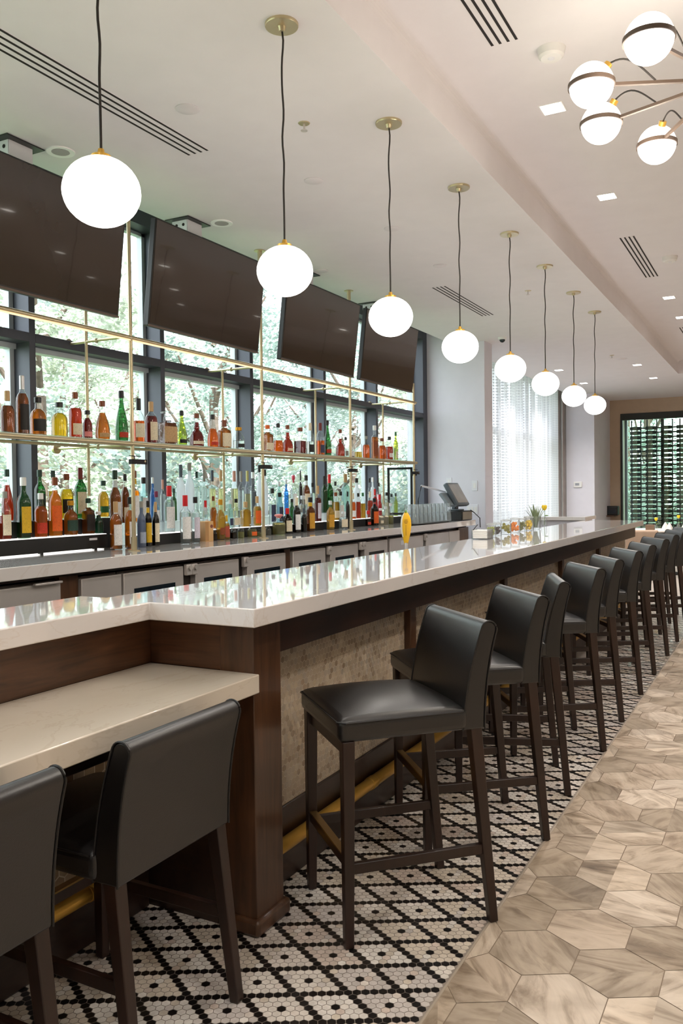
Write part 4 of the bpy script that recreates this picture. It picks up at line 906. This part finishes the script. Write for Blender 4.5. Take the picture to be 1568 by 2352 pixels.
# ------------------------------------------------------------------ chandelier
HUB = Vector((-.2, 3.52, 3.0))
t = thing('globe_chandelier', 'taupe metal chandelier of ringed white globes at the upper right', 'chandelier', HUB)
MB().tube((0,0,-.04),(0,0,.05),.05,n=24).tube((0,0,.05),(0,0,.60),.011,n=12).lathe([(.075,.595),(.075,.62)],24).build('hub', M['bronze'], t, bevel=.003)
for gx, gy in ((-.417,3.079),(-.658,3.317),(-.691,3.68),(-.514,4.03),(.05,4.06),(.28,3.6),(.1,3.08)):
    g = Vector((gx, gy, 3.0)) - HUB; d = g.normalized(); e = g - d*.088
    MB().tube((d.x*.04, d.y*.04, 0), e, .0085, sq=True).build('arm', M['bronze'], t)
    MB().ball(g, .083, n=32, m=20).build('glass_globe', M['globe'], t)
    MB().lathe([(.0835,-.008),(.088,-.008),(.088,.008),(.0835,.008),(.0835,-.008)], 36, g, cap=False).build('ring', M['bronze'], t)
    MB().tube(g+Vector((-d.x*.05,-d.y*.05,.06)), g+Vector((-d.x*.064,-d.y*.064,.078)), .016, n=14).build('socket', M['brass'], t)
    p0 = g+Vector((-d.x*.06,-d.y*.06,.075)); p3 = g - d*.24 + Vector((0,0,.008))
    pts = []
    for k in range(13):
        s = k/12; q = p0.lerp(p3, s); q.z += .055*math.sin(PI*s)**1.0*(1-s*.4); pts.append(q)
    MB().path(pts, .0035, 6).build('cord', M['cordblack'], t)

for dx, dy in ((-.3,-.35),(-.35,.35),(.3,0)):
    l = bpy.data.lights.new('chandelier_lamp', 'POINT'); l.energy = 13; l.color = (1,.90,.74); l.shadow_soft_size = .12
    lo = bpy.data.objects.new('chandelier_lamp', l); lo.location = HUB + Vector((dx,dy,-.18)); COL.objects.link(lo)

# ------------------------------------------------------------------ ceiling fittings
def diffuser(x0, x1, y0, y1, z, label):
    t = thing('ceiling_vent', label, 'air vent', ((x0+x1)/2, (y0+y1)/2, z+.001)); w, h = (x1-x0)/2, (y1-y0)/2
    MB().box(-w,w,-h,h,-.0025,.002).build('face_plate', M['ceiling'], t)
    for k in range(4):
        xc = -w + .008 + (2*w-.016)*k/3
        MB().box(xc-.0065,xc+.0065,-h+.004,h-.004,-.0038,-.0022).build('slot', M['slot'], t)
diffuser(-3.03,-2.885,.6,3.88,LZ,'long four-slot air vent in the low ceiling at upper left')
diffuser(-2.985,-2.85,7.5,9.0,LZ,'four-slot air vent in the low ceiling above the last television')
diffuser(-1.27,-1.135,1.9,4.0,HZ,'four-slot air vent in the raised ceiling at the top edge')
diffuser(-1.27,-1.145,7.54,9.08,HZ,'four-slot air vent in the raised ceiling at right, halfway back')
diffuser(-1.27,-1.145,12.1,13.6,HZ,'farthest four-slot air vent at the right edge')
def speaker(x, y, lab):
    t = thing('ceiling_speaker', lab, 'speaker', (x, y, LZ))
    MB().lathe([(.056,-.004),(.078,-.006),(.08,0)],28).build('trim_ring', plain('bright white', rgb(250,250,250), .5), t)
    MB().lathe([(.001,-.005),(.05,-.005),(.05,-.002)],28).build('grille', plain('speaker grille', rgb(166,162,162), .7), t)
speaker(-3.623,3.48,'round white ceiling speaker above the first television'); speaker(-3.58,4.95,'round white ceiling speaker above the second television')
def sprinkler(x, y, z, lab):
    t = thing('ceiling_sprinkler', lab, 'sprinkler', (x, y, z+.002))
    MB().lathe([(.028,-.006),(.034,0)],20).build('escutcheon', M['champagne'], t)
    MB().tube((0,0,-.006),(0,0,-.04),.006,n=10).lathe([(.018,-.043),(.018,-.04)],14).build('head', M['steel'], t)
sprinkler(-2.242,3.847,LZ,'small fire sprinkler head in the low ceiling near the second pendant'); sprinkler(-2.222,8.105,LZ,'small fire sprinkler head in the low ceiling beyond the fifth pendant cord')
sprinkler(-2.23,12.6,LZ,'tiny far fire sprinkler head near a pair of ceiling downlights')
def disc(x, y, lab, r=.06, z=LZ, cat='ceiling cover'):
    return tag(MB().lathe([(r*.9,-.006),(r,-.003),(r,0)],24,(x,y,z)).build('ceiling_cover', plain('ceiling cover', rgb(221,216,219), .8)), lab, cat)
disc(-2.671,3.415,'faint round cover plate in the low ceiling right of the long vent'); disc(-2.602,4.574,'faint round cover plate in the ceiling right of the second pendant')
disc(-3.597,6.442,'faint round plate in the ceiling above the third television'); disc(-2.572,5.683,'faint round plate in the ceiling beyond the third pendant')
disc(-2.634,6.813,'faint round plate in the ceiling beside the second vent'); disc(-2.16,13.0,'faint far round plate near the end downlights', .08)
t = thing('smoke_detector', 'round white smoke detector on the raised ceiling left of the chandelier', 'smoke detector', (-1.02, 4.17, HZ))
MB().lathe([(.05,-.045),(.062,-.035),(.066,-.012),(.07,0)],28).build('body', M['white'], t); MB().lathe([(.012,-.05),(.018,-.045)],14).build('sensor', M['plate'], t)
t = thing('smoke_detector', 'white smoke detector at the right edge of the raised ceiling', 'smoke detector', (-.96, 8.4, HZ))
MB().lathe([(.05,-.045),(.062,-.035),(.066,-.012),(.07,0)],28).build('body', M['white'], t); MB().lathe([(.012,-.05),(.018,-.045)],14).build('sensor', M['plate'], t)
t = thing('ceiling_camera', 'small white security camera dome on the ceiling by the grey pier', 'security camera', (-3.18,10.38,LZ+.002))
MB().lathe([(.05,-.03),(.056,0)],22).build('base', M['white'], t); MB().ball((0,0,-.032),.036,n=18,m=10).build('dome', M['fridgeglass'], t)
def downlight(x, y, z, lab, e=15, s=.058):
    t = thing('downlight', lab, 'downlight', (x, y, z), 0, 'square ceiling downlights')
    MB().box(-s-.008,s+.008,-s-.008,s+.008,-.003,0).build('trim', M['white'], t); MB().box(-s,s,-s,s,-.0045,-.003).build('lens', M['led'], t)
    l = bpy.data.lights.new('downlight_lamp','AREA'); l.energy = e; l.size = .1; l.color = (1,.945,.895); l.spread = math.radians(130)
    lo = bpy.data.objects.new('downlight_lamp', l); lo.location = (x, y, z-.02); COL.objects.link(lo)
for y, lab in ((4.81,'nearest the camera, left of the chandelier'),(6.44,'second in the raised ceiling row'),(10.16,'third in the raised ceiling row, at the right edge'),(11.4,'fourth in the raised ceiling row, cut by the right edge')):
    downlight(-1.17, y, HZ, 'lit square downlight ' + lab)
for (x, y), lab in zip(((-2.055,13.77),(-2.05,15.54),(-3.256,15.58),(-3.25,13.67)), ('right of the last pendant, nearer','right of the last pendant, farther','left of the last pendant cord, farther','left of the last pendant cord, nearer')):
    downlight(x, y, LZ, 'small far square downlight ' + lab, 30)
for x in (.6, 2.6, 4.6):  # out-of-view grid added to give the room ambient light
    for y in (-1.5, 1.2, 3.8, 6.4, 9.0, 11.6, 14.2): downlight(x, y, HZ, 'unseen square downlight added over the aisle as fill light', 16)
for y in (-1.8, .3): downlight(-1.17, y, HZ, 'unseen square downlight added above the photographer as fill light', 14)  # unseen pair added as fill near the camera

# ------------------------------------------------------------------ things on the bar
t = thing('beer_tap', 'yellow paddle beer tap handle rising behind the middle of the bar', 'beer tap', (-2.25, 5.15, 1.09))
M['tapyellow'] = plain('yellow paint', rgb(238,184,40), .3, var=.04)
MB().lathe([(.05,-1.09),(.05,-1.07),(.026,-1.06),(.026,-.06),(.03,-.05),(.012,-.045),(.010,.02)],20).build('tower', M['steel'], t)
hb = MB()
prof = [(.010,.012),(.014,.03),(.020,.06),(.027,.10),(.030,.14),(.028,.175),(.021,.20),(.013,.218),(.006,.226)]
hb.lathe(prof, 20)
for v in hb.bm.verts: v.co.y *= .42; v.co.x *= 1.18
hd = hb.build('handle', M['tapyellow'], t)
hb2 = MB().ball((0,0,.228),.007,.012,n=12,m=8).build('tip', plain('green tip', rgb(120,160,60), .4), hd)
hs = MB()
for (r0,z0),(r1,z1) in zip(prof[2:7], prof[3:8]):
    a0, a1 = r0*1.18, r1*1.18
    for sy in (-1,1): hs.face([(-a0*.995-.0015, sy*r0*.1, z0), (-a0*.72, sy*(r0*.31+.0012), z0), (-a1*.72, sy*(r1*.31+.0012), z1), (-a1*.995-.0015, sy*r1*.1, z1)])
hs.build('cream_edge', plain('cream paint', rgb(232,224,200), .4), hd)
MB().box(-.011,.011,-.0136,-.0128,.172,.176).box(-.013,.013,-.0141,-.0133,.158,.164).box(-.009,.009,-.0141,-.0133,.149,.153).box(-.0015,.0015,-.0137,-.0125,.07,.14).build('crest', plain('brown print on yellow', rgb(168,122,34), .4), hd)
t.rotation_euler = (0,0,math.radians(22))

def jar(x, y, r, h, fillc, lab, lid=True):
    t = thing('garnish_jar', lab, 'jar', (x, y, 1.09), 0, 'garnish jars on the bar')
    MB().lathe([(r*.96,0),(r,.006),(r,h*.86),(r*.9,h*.9),(r*.92,h)],22).build('jar_glass', M['clearglass'], t)
    if fillc:
        b = MB()
        for k in range(22):
            a = random.uniform(0,6.28); q = r*.62*math.sqrt(random.random()); b.ball((q*math.cos(a), q*math.sin(a), .018+random.random()*h*.6), r*.3, n=8, m=6)
        o = b.build('garnish', plain('garnish '+lab[:18], fillc, .4, var=.25, scale=40), t); o['kind'] = 'stuff'
    if lid: MB().lathe([(r*.95,h),(r*.97,h+.012),(r*.6,h+.016)],22).build('lid', M['cloudy'], t)
jar(-2.03,6.30,.038,.095,rgb(150,156,84),'clear jar of green olives beside the white napkin caddy')
jar(-2.05,6.52,.036,.092,rgb(46,30,30),'clear jar of dark cherries on the bar')
jar(-2.05,6.75,.045,.11,rgb(140,130,48),'wide clear jar of olive-green garnish on the bar')
jar(-2.05,7.02,.042,.115,rgb(236,134,48),'clear jar of orange slices on the bar')
jar(-2.05,7.24,.038,.105,rgb(112,112,60),'clear jar of dull green lime wedges on the bar')
jar(-2.05,7.46,.042,.115,rgb(226,190,60),'clear jar of lemon wedges beside the pineapple leaves')
t = thing('napkin_caddy', 'white and clear caddy stacked with cocktail napkins, first on the bar', 'napkin caddy', (-2.02,6.05,1.09))
MB().box(-.065,.065,-.065,.065,0,.006).box(-.065,-.06,-.065,.065,0,.075).box(.06,.065,-.065,.065,0,.075).box(-.065,.065,.06,.065,0,.075).build('caddy', M['clearglass'], t, bevel=.001)
for k in range(6): MB().box(-.056,.056,-.056,.056,.007+.0105*k,.0165+.0105*k,Matrix.Rotation(random.uniform(-.06,.06),4,'Z')).build('napkin_stack', plain('paper napkin', rgb(236,232,226), .9), t, bevel=.002)
MB().path([(-.05,-.06,.07),(-.02,-.075,.10),(0,-.1,.112)], .003, 6).build('straw', M['black'], t)
t = thing('pineapple_leaf_glass', 'glass holding spiky grey-green pineapple leaves on the bar', 'plant', (-2.06,7.72,1.09))
MB().lathe([(.036,0),(.045,.006),(.05,.12),(.047,.12),(.042,.01),(.001,.01)],22,cap=False).build('glass', M['clearglass'], t)
lm = plain('pineapple leaf', rgb(118,132,98), .5, var=.25, scale=30)
for k in range(22):
    a = k*2.4; L = random.uniform(.16,.25); sp = random.uniform(.02,.11); b = MB(); pts = []
    for s in range(6):
        f = s/5; r = .012 + sp*f**1.6; w = .012*(1-f)**.7+.0008; c = Vector((math.cos(a)*r, math.sin(a)*r, .02+L*f*(1-.12*f))); tt = Vector((-math.sin(a), math.cos(a), 0))*w
        pts.append((b.bm.verts.new(c-tt), b.bm.verts.new(c+tt)))
    for s in range(5): b.bm.faces.new((pts[s][0],pts[s][1],pts[s+1][1],pts[s+1][0]))
    b.build('leaf', lm, t)
def tulip(x, y, z, lab, h=.17, par=None):
    t = thing('flower_vase', lab, 'flower vase', (x, y, z))
    MB().lathe([(.022,0),(.028,.005),(.028,.07),(.016,.09),(.016,.10)],18).build('vase', M['clearglass'], t)
    MB().path([(0,0,.01),(.004,0,.08),(.002,.004,h)], .0025, 6).build('stem', plain('flower stem', rgb(96,130,54), .5), t)
    for k in range(6):
        a = k*PI/3; b = MB(); b.ball((0,0,0), .014, .028, n=10, m=8)
        o = b.build('petal', plain('yellow petal', rgb(246,206,28), .5), t); o.location = (.012*math.cos(a), .012*math.sin(a)+.004, h+.016); o.rotation_euler = (.25*math.sin(-a), .25*math.cos(a), 0)
    MB().ball((.02,.01,h*.62),.02,.006,n=8,m=6).build('leaf', MATS['flower stem'], t)
tulip(-2.17, 8.47, 1.09, 'yellow flower in a tiny glass vase standing on the bar')

# service ledge beyond the bar's far end
t = thing('service_counter', 'white topped service counter beyond the far back corner of the bar', 'counter', (-2.6,10.2,0))
MB().box(-.35,.42,.28,.95,1.075,1.12).build('top', M['marble'], t, bevel=.004); MB().box(-.31,.38,.32,.9,0,1.075).build('base', M['wallgrey'], t)

# ------------------------------------------------------------------ far end of the back counter
t = thing('glass_tray', 'dark oval tray holding upturned glasses at the end of the back counter', 'tray', (-3.585,8.85,1.09))
MB().lathe([(.9,0),(1,.006),(1,.014),(.96,.016),(.94,.008)],40).build('tray_plate', M['black'], t).scale = (.095,.60,1)
def tumbler(h, r):
    t = thing('rocks_glass', '', 'glass')
    MB().lathe([(r,0),(r*.97,h*.5),(r*.84,h),(r*.80,h),(r*.93,h*.5),(r*.96,.002)],18,cap=False).lathe([(.001,h-.012),(r*.82,h-.010),(r*.84,h),(.001,h)],18).build('glass_body', M['clearglass'], t)
    return t
gl0 = tumbler(.112, .044); gl1 = tumbler(.098, .040)
k = 0
for j in range(9):
    for i in range(2):
        x, y = -3.63+.092*i, 8.36+.121*j
        o = gl0 if k == 0 else copy_tree(gl0); o.location = (x, y, 1.1045); k += 1
        o['group'] = 'lower glasses on the tray'; o['label'] = 'upturned clear glass in the lower layer on the dark tray'
        q = gl1 if k == 1 else copy_tree(gl1); q.location = (x, y, 1.2175)
        q['group'] = 'upper glasses on the tray'; q['label'] = 'clear glass stacked in the upper layer above the dark tray'
g1, g2 = plain('till grey', rgb(84,92,98), .4), plain('till light grey', rgb(126,136,142), .4)
t = thing('receipt_printer', 'black till base with a beige front panel under the tilted touchscreen', 'printer', (-3.62,9.97,1.0915))
MB().box(-.10,.10,-.19,.19,0,.12).build('body', M['black'], t, bevel=.01); MB().box(.1002,.102,-.17,.17,.01,.105).build('front_panel', plain('printer panel', rgb(140,130,116), .4), t)
MB().path([(.09,.15,.123),(.12,.2,.09),(.19,.215,.02),(.195,.215,-.10)], .006, 8).build('cable', M['black'], t)
t = thing('point_of_sale_terminal', 'grey touchscreen till tilted back on the black base at the counter end', 'till', (-3.63,9.90,1.212))
Rt = Matrix.Translation((.0,0,.20)) @ Matrix.Rotation(math.radians(-30), 4, 'Y')
MB().box(-.03,.03,-.22,.19,-.16,.16,Rt).build('display', g1, t, bevel=.015)
MB().box(.0302,.032,-.195,.165,-.13,.135,Rt).build('touchscreen', plain('till screen', rgb(150,144,138), .15), t)
MB().box(-.08,.06,-.10,.10,0,.02).box(-.05,.0,-.06,.06,.02,.16).build('stand', g1, t, bevel=.008)
Rc = Matrix.Translation((-.09,-.10,.15)) @ Matrix.Rotation(math.radians(-34), 4, 'X')
MB().box(-.02,.02,-.14,.14,-.10,.10,Matrix.Translation((-.03,-.22,.14)) @ Matrix.Rotation(math.radians(-38), 4, 'Y')).build('customer_display', g2, t, bevel=.008)
t = thing('wire_stand', 'thin black rod stand with a pale top bar behind the glasses', 'stand', (-3.8,9.06,1.09))
MB().path([(0,0,0),(0,.0,.26),(0,.10,.43)], .007, 8).build('rod', M['black'], t); MB().path([(0,.10,.432),(0,.5,.395),(0,.88,.355)], .012, 8).build('top_bar', M['plate'], t)
MB().path([(0,.86,0),(0,.86,.345)], .006, 8).build('rod', M['black'], t)
def plate(x, z, w, h, lab, y=10.48, n=1):
    t = thing('wall_plate', lab, 'switch', (x, y, z))
    MB().box(-w/2,w/2,-.007,0,-h/2,h/2).build('cover', M['plate'], t, bevel=.002)
    for k in range(n):
        xc = (k-(n-1)/2)*.046; MB().box(xc-.016,xc+.016,-.010,-.0068,-.033,.033).build('rocker', M['white'], t, bevel=.001)
plate(-3.595,1.525,.078,.135,'white light switch plate on the grey pier'); plate(-3.63,1.215,.155,.13,'wide white outlet plate low on the grey pier',n=3); plate(-3.95,1.575,.078,.125,'white switch plate on the pier behind the till')
t = thing('thermostat', 'small white thermostat on the far grey wall beside the drape', 'thermostat', (-3.74,17.302,1.564))
MB().box(-.085,.085,-.025,0,-.06,.06).build('body', M['white'], t, bevel=.008); MB().box(-.05,.03,-.027,-.024,-.02,.03).build('display', plain('thermostat display', rgb(150,152,160), .3), t)
t = thing('wall_ledge', 'small dark walnut ledge on the far taupe wall', 'shelf', (-3.55,18.75,.90))
MB().box(-.12,.3,-.2,.25,-.03,0).build('board', M['walnutX'], t, bevel=.004)
t = thing('countertop_device', 'small black box standing on the ledge by the far wall', 'device', (-3.29,18.72,.90))
MB().box(-.16,.10,-.1,.15,0,.20).build('body', M['black'], t, bevel=.02); MB().box(-.12,.06,-.102,-.099,.04,.12).build('window', M['fridgeglass'], t)

# ------------------------------------------------------------------ far dining table
M['linen'] = plain('white tabletop', rgb(232,228,222), .4); M['tan'] = plain('tan upholstery', rgb(176,150,128), .7)
t = thing('dining_table', 'white topped dining table beyond the end of the bar', 'table', (-1.95,15.2,0))
MB().box(-.42,.75,-.45,.45,.73,.76).build('tabletop', M['linen'], t, bevel=.006); MB().tube((.1,0,.02),(.1,0,.73),.04,n=16).lathe([(.28,0),(.28,.02),(.06,.04)],28,(.1,0,0)).build('pedestal', M['blackmatte'], t)
t = thing('dining_chair', 'tan upholstered dining chair in front of the far white table', 'chair', (-2.05,14.35,0))
MB().box(-.25,.25,-.22,.25,.40,.48).build('seat', M['tan'], t, bevel=.03); MB().box(-.26,.26,-.30,-.22,.40,.80).build('backrest', M['tan'], t, bevel=.035, seg=4)
for sx in (-1,1):
    for yy in (-.24,.2): MB().tube((sx*.22,yy,.40),(sx*.22,yy,.002),.022,.016,sq=True).build('leg', M['legwood'], t)
tulip(-1.93,14.9,.76,'yellow tulip in a glass vase on the near side of the far table'); tulip(-1.62,15.3,.76,'yellow tulip in a glass vase on the far right of the far table',.2)
t = thing('menu_box', 'small brown box on the far white table beside white napkins', 'box', (-2.02,14.95,.76))
MB().box(-.08,.06,-.06,.06,0,.09).build('box_body', plain('brown box', rgb(112,88,68), .6), t, bevel=.004)
for k, (x, y) in enumerate(((-1.8,15.05),(-1.72,14.92),(-1.5,15.05))):
    t = thing('folded_napkin', 'white folded napkin standing on the far table, %s from the left' % ordn[k], 'napkin', (x, y, .76), k*.5, 'folded napkins on the far table')
    MB().lathe([(.07,0),(.055,.05),(.012,.13)],4).build('napkin_fold', MATS['paper napkin'], t, bevel=.006)

# ------------------------------------------------------------------ wine wall
t = thing('wine_rack', 'dark framed wine wall holding rows of bottles before a bright window', 'wine rack', (-3.19,19.0,0))
dk = plain('wine frame black green', rgb(28,32,26), .5)
MB().box(.002,1.438,-.02,.10,2.96,3.098).build('header', dk, t, bevel=.004); MB().box(.002,.045,-.02,.10,.252,2.96).build('side_post', dk, t)
MB().box(.002,1.438,.02,.025,.252,2.96).build('glass_front', glass('greenish glass', (.84,.93,.87,1), 0, 1.3), t, smooth=False)
for x in (-2.985,-2.795,-2.663,-2.468,-2.333,-2.15,-2.0,-1.83): MB().box(x+3.19-.012,x+3.19+.012,.19,.215,.252,2.96).build('rail', dk, t)
wm = [plain('dark wine glass', rgb(20,30,24), .15), plain('brown wine glass', rgb(56,36,30), .15), plain('slate wine glass', rgb(52,62,76), .2)]
wb = None
def wine_proto():
    t = thing('wine_bottle', '', 'bottle', group='wine bottles lying in the far rack')
    b = MB().lathe([(.03,0),(.038,.004),(.038,.19),(.03,.22),(.014,.245),(.0135,.30),(.015,.302),(.015,.31)],14)
    b.build('bottle_glass', wm[0], t).data.materials[0] = wm[0]
    MB().lathe([(.0152,.25),(.0158,.252),(.0158,.312),(.012,.314)],12).build('capsule', plain('wine capsule', rgb(70,60,56), .4), t)
    MB().lathe([(.0386,.06),(.0386,.15)],14,cap=False).build('paper_label', plain('wine label', rgb(150,146,134), .6), t)
    return t
colname = ['left','second','third','right']
for ci, cx in enumerate((-2.93,-2.612,-2.296,-1.98)):
    for r in range(24):
        z = 2.785 - .1005*r
        if z < .35: break
        o = wb = wine_proto() if wb is None else copy_tree(wb)
        o.location = (cx-.095, 19.256, z); o.rotation_euler = (0, PI/2, 0) if (r+ci) % 4 else (0, PI/2, .0)
        o['label'] = 'dark wine bottle in the %s column of the far rack, %s' % (colname[ci], ('top row' if r == 0 else 'row %d from top' % (r+1)))
        g = o.children[0] if o.children[0].name.startswith('bottle') else [c for c in o.children if c.name.startswith('bottle')][0]
        g.material_slots[0].link = 'OBJECT'; g.material_slots[0].material = wm[2] if ci == 0 and r % 3 else wm[1] if ci == 2 and r % 2 else wm[0]

# ------------------------------------------------------------------ outdoors
b = MB(); b.box(-60,-4.6,-30,80,-.6,-.5).box(-60,30,19.8,80,-.6,-.5)
o = b.build('lawn', plain('lawn', rgb(110,136,80), .9, var=.3, scale=2)); o['kind'] = 'structure'
def leafmat(name, c, k):
    t = NT(name); oi = t.n('ShaderNodeObjectInfo'); nz = t.noise(t.coord((1,1,1)), 1.3, 2)
    cc = t.ramp(nz, [(.3, mul(c,.65)), (.7, mul(c,1.35))])
    df = t.n('ShaderNodeBsdfPrincipled'); t.l(cc, df.inputs['Base Color']); df.inputs['Roughness'].default_value = .5
    tl = t.n('ShaderNodeBsdfTranslucent'); t.l(cc, tl.inputs['Color'])
    m = t.n('ShaderNodeMixShader'); m.inputs[0].default_value = k; t.l(df.outputs[0], m.inputs[1]); t.l(tl.outputs[0], m.inputs[2])
    return t.surf(m.outputs[0])
LM = [leafmat('hazed sage leaf', rgb(156,170,165), .4), leafmat('hazed green leaf', rgb(138,155,148), .4), leafmat('hazed yellow green leaf', rgb(172,180,164), .4)]  # leaf colours greyed to paint in outdoor haze and glare
bark = plain('bark', rgb(92,80,70), .9, var=.3, scale=12)
def tree_meshes(seed, h, sp, nclus, per, size):
    rnd = random.Random(seed); b = MB()
    for c in range(nclus):
        a = rnd.uniform(0,6.28); q = sp*math.sqrt(rnd.random()); zz = h*rnd.uniform(.10,1.0); q *= (1.05-.55*(zz/h)**2)
        cc = Vector((q*math.cos(a), q*math.sin(a), zz)); cr = rnd.uniform(.45,1.0)*sp*.32
        for k in range(per):
            d = Vector((rnd.gauss(0,1),rnd.gauss(0,1),rnd.gauss(0,.8))).normalized()*cr*rnd.random()**.4
            p_ = cc + d; n_ = Vector((rnd.gauss(0,1),rnd.gauss(0,1),rnd.gauss(.5,1))).normalized()
            u = n_.cross(Vector((.3,.2,1))).normalized()*size*rnd.uniform(.6,1.2); v = n_.cross(u).normalized()*size*.55
            b.bm.faces.new([b.bm.verts.new(x) for x in (p_-u, p_-v*.9, p_+u, p_+v*.9)])
    me = b.build('foliage', LM[0], smooth=False); md = me.data; bpy.data.objects.remove(me)
    b = MB(); b.tube((0,0,-.5),(0,0,h*.5),.16,.09,n=10)
    for k in range(6):
        a = k*1.05; z = h*(.2+.08*k); b.tube((0,0,z),(math.cos(a)*sp*.6,math.sin(a)*sp*.6,z+h*.2),.06,.02,n=7)
    tr = b.build('trunk', bark); td = tr.data; bpy.data.objects.remove(tr)
    return md, td
TM = [tree_meshes(1, 9, 1.95, 60, 150, .068), tree_meshes(2, 7.5, 1.95, 54, 150, .066), tree_meshes(3, 2.7, 1.25, 26, 130, .06)]
spots = []
for r, (x, y0, dy, n) in enumerate(((-9.6,3.6,4.9,5),(-14.8,6.4,4.95,6),(-20.2,9,5.1,7))):
    for k in range(n): spots.append((x+.35*math.sin(k*2.3+r), y0+dy*k, (k+r) % 2, .9+.06*((k*3+r) % 3)+.06*r, (k*2+r) % 3))
for k in range(4): spots.append((-6.3, 4.3+3.3*k, 2, .9+.05*(k % 3), k % 3))
spots += [(-3.5,25.2,0,.95,1),(1.6,25.6,1,.95,1),(-4.9,30.6,0,1.0,1),(-.2,30.4,1,1.0,0),(-2.7,21.9,2,.95,1)]
names = ['leafy pale green tree seen through the bar windows','bushy tree seen through the bar windows','low leafy shrub outside the bar windows']
for k, (x, y, mi, s, li) in enumerate(spots):
    far = y > 21 and x > -5.5
    t = thing('tree' if mi < 2 else 'shrub', ('tree seen behind the wine wall' if far and mi < 2 else 'shrub seen behind the wine wall' if far else names[mi]), 'tree' if mi < 2 else 'shrub', (x,y,-.5), k*1.3,
              ('greenery behind the wine wall, ' if far else 'greenery outside the bar windows, ') + ('trees' if mi < 2 else 'shrubs'))
    t.scale = (s,s,s)
    part('foliage', TM[mi][0], LM[li], t); part('trunk', TM[mi][1], bark, t)

# ------------------------------------------------------------------ light
W = bpy.data.worlds.new('sky'); SC.world = W; W.use_nodes = True
nt = W.node_tree; nt.nodes.clear()
ou = nt.nodes.new('ShaderNodeOutputWorld'); bg = nt.nodes.new('ShaderNodeBackground')
tc = nt.nodes.new('ShaderNodeTexCoord'); sx = nt.nodes.new('ShaderNodeSeparateXYZ'); nt.links.new(tc.outputs['Generated'], sx.inputs[0])
cr = nt.nodes.new('ShaderNodeValToRGB'); cr.color_ramp.elements[0].position = .45; cr.color_ramp.elements[0].color = (.75,.82,.86,1); cr.color_ramp.elements[1].position = .62; cr.color_ramp.elements[1].color = (.86,.93,1,1)
nt.links.new(sx.outputs['Z'], cr.inputs['Fac']); nt.links.new(cr.outputs['Color'], bg.inputs['Color']); bg.inputs['Strength'].default_value = 6.0
nt.links.new(bg.outputs[0], ou.inputs['Surface'])
l = bpy.data.lights.new('sun','SUN'); l.energy = 11; l.angle = math.radians(3); l.color = (1,.97,.9)
lo = bpy.data.objects.new('sun', l); COL.objects.link(lo); lo.location = (10,0,20); lo.rotation_euler = Vector((-.62,.35,-.7)).to_track_quat('-Z','Y').to_euler()
SC.view_settings.view_transform = 'Standard'; SC.view_settings.look = 'None'; SC.view_settings.exposure = -0.05
SC.cycles.max_bounces = 16; SC.cycles.transparent_max_bounces = 24; SC.cycles.transmission_bounces = 10; SC.cycles.diffuse_bounces = 5
SC.cycles.sample_clamp_indirect = 6
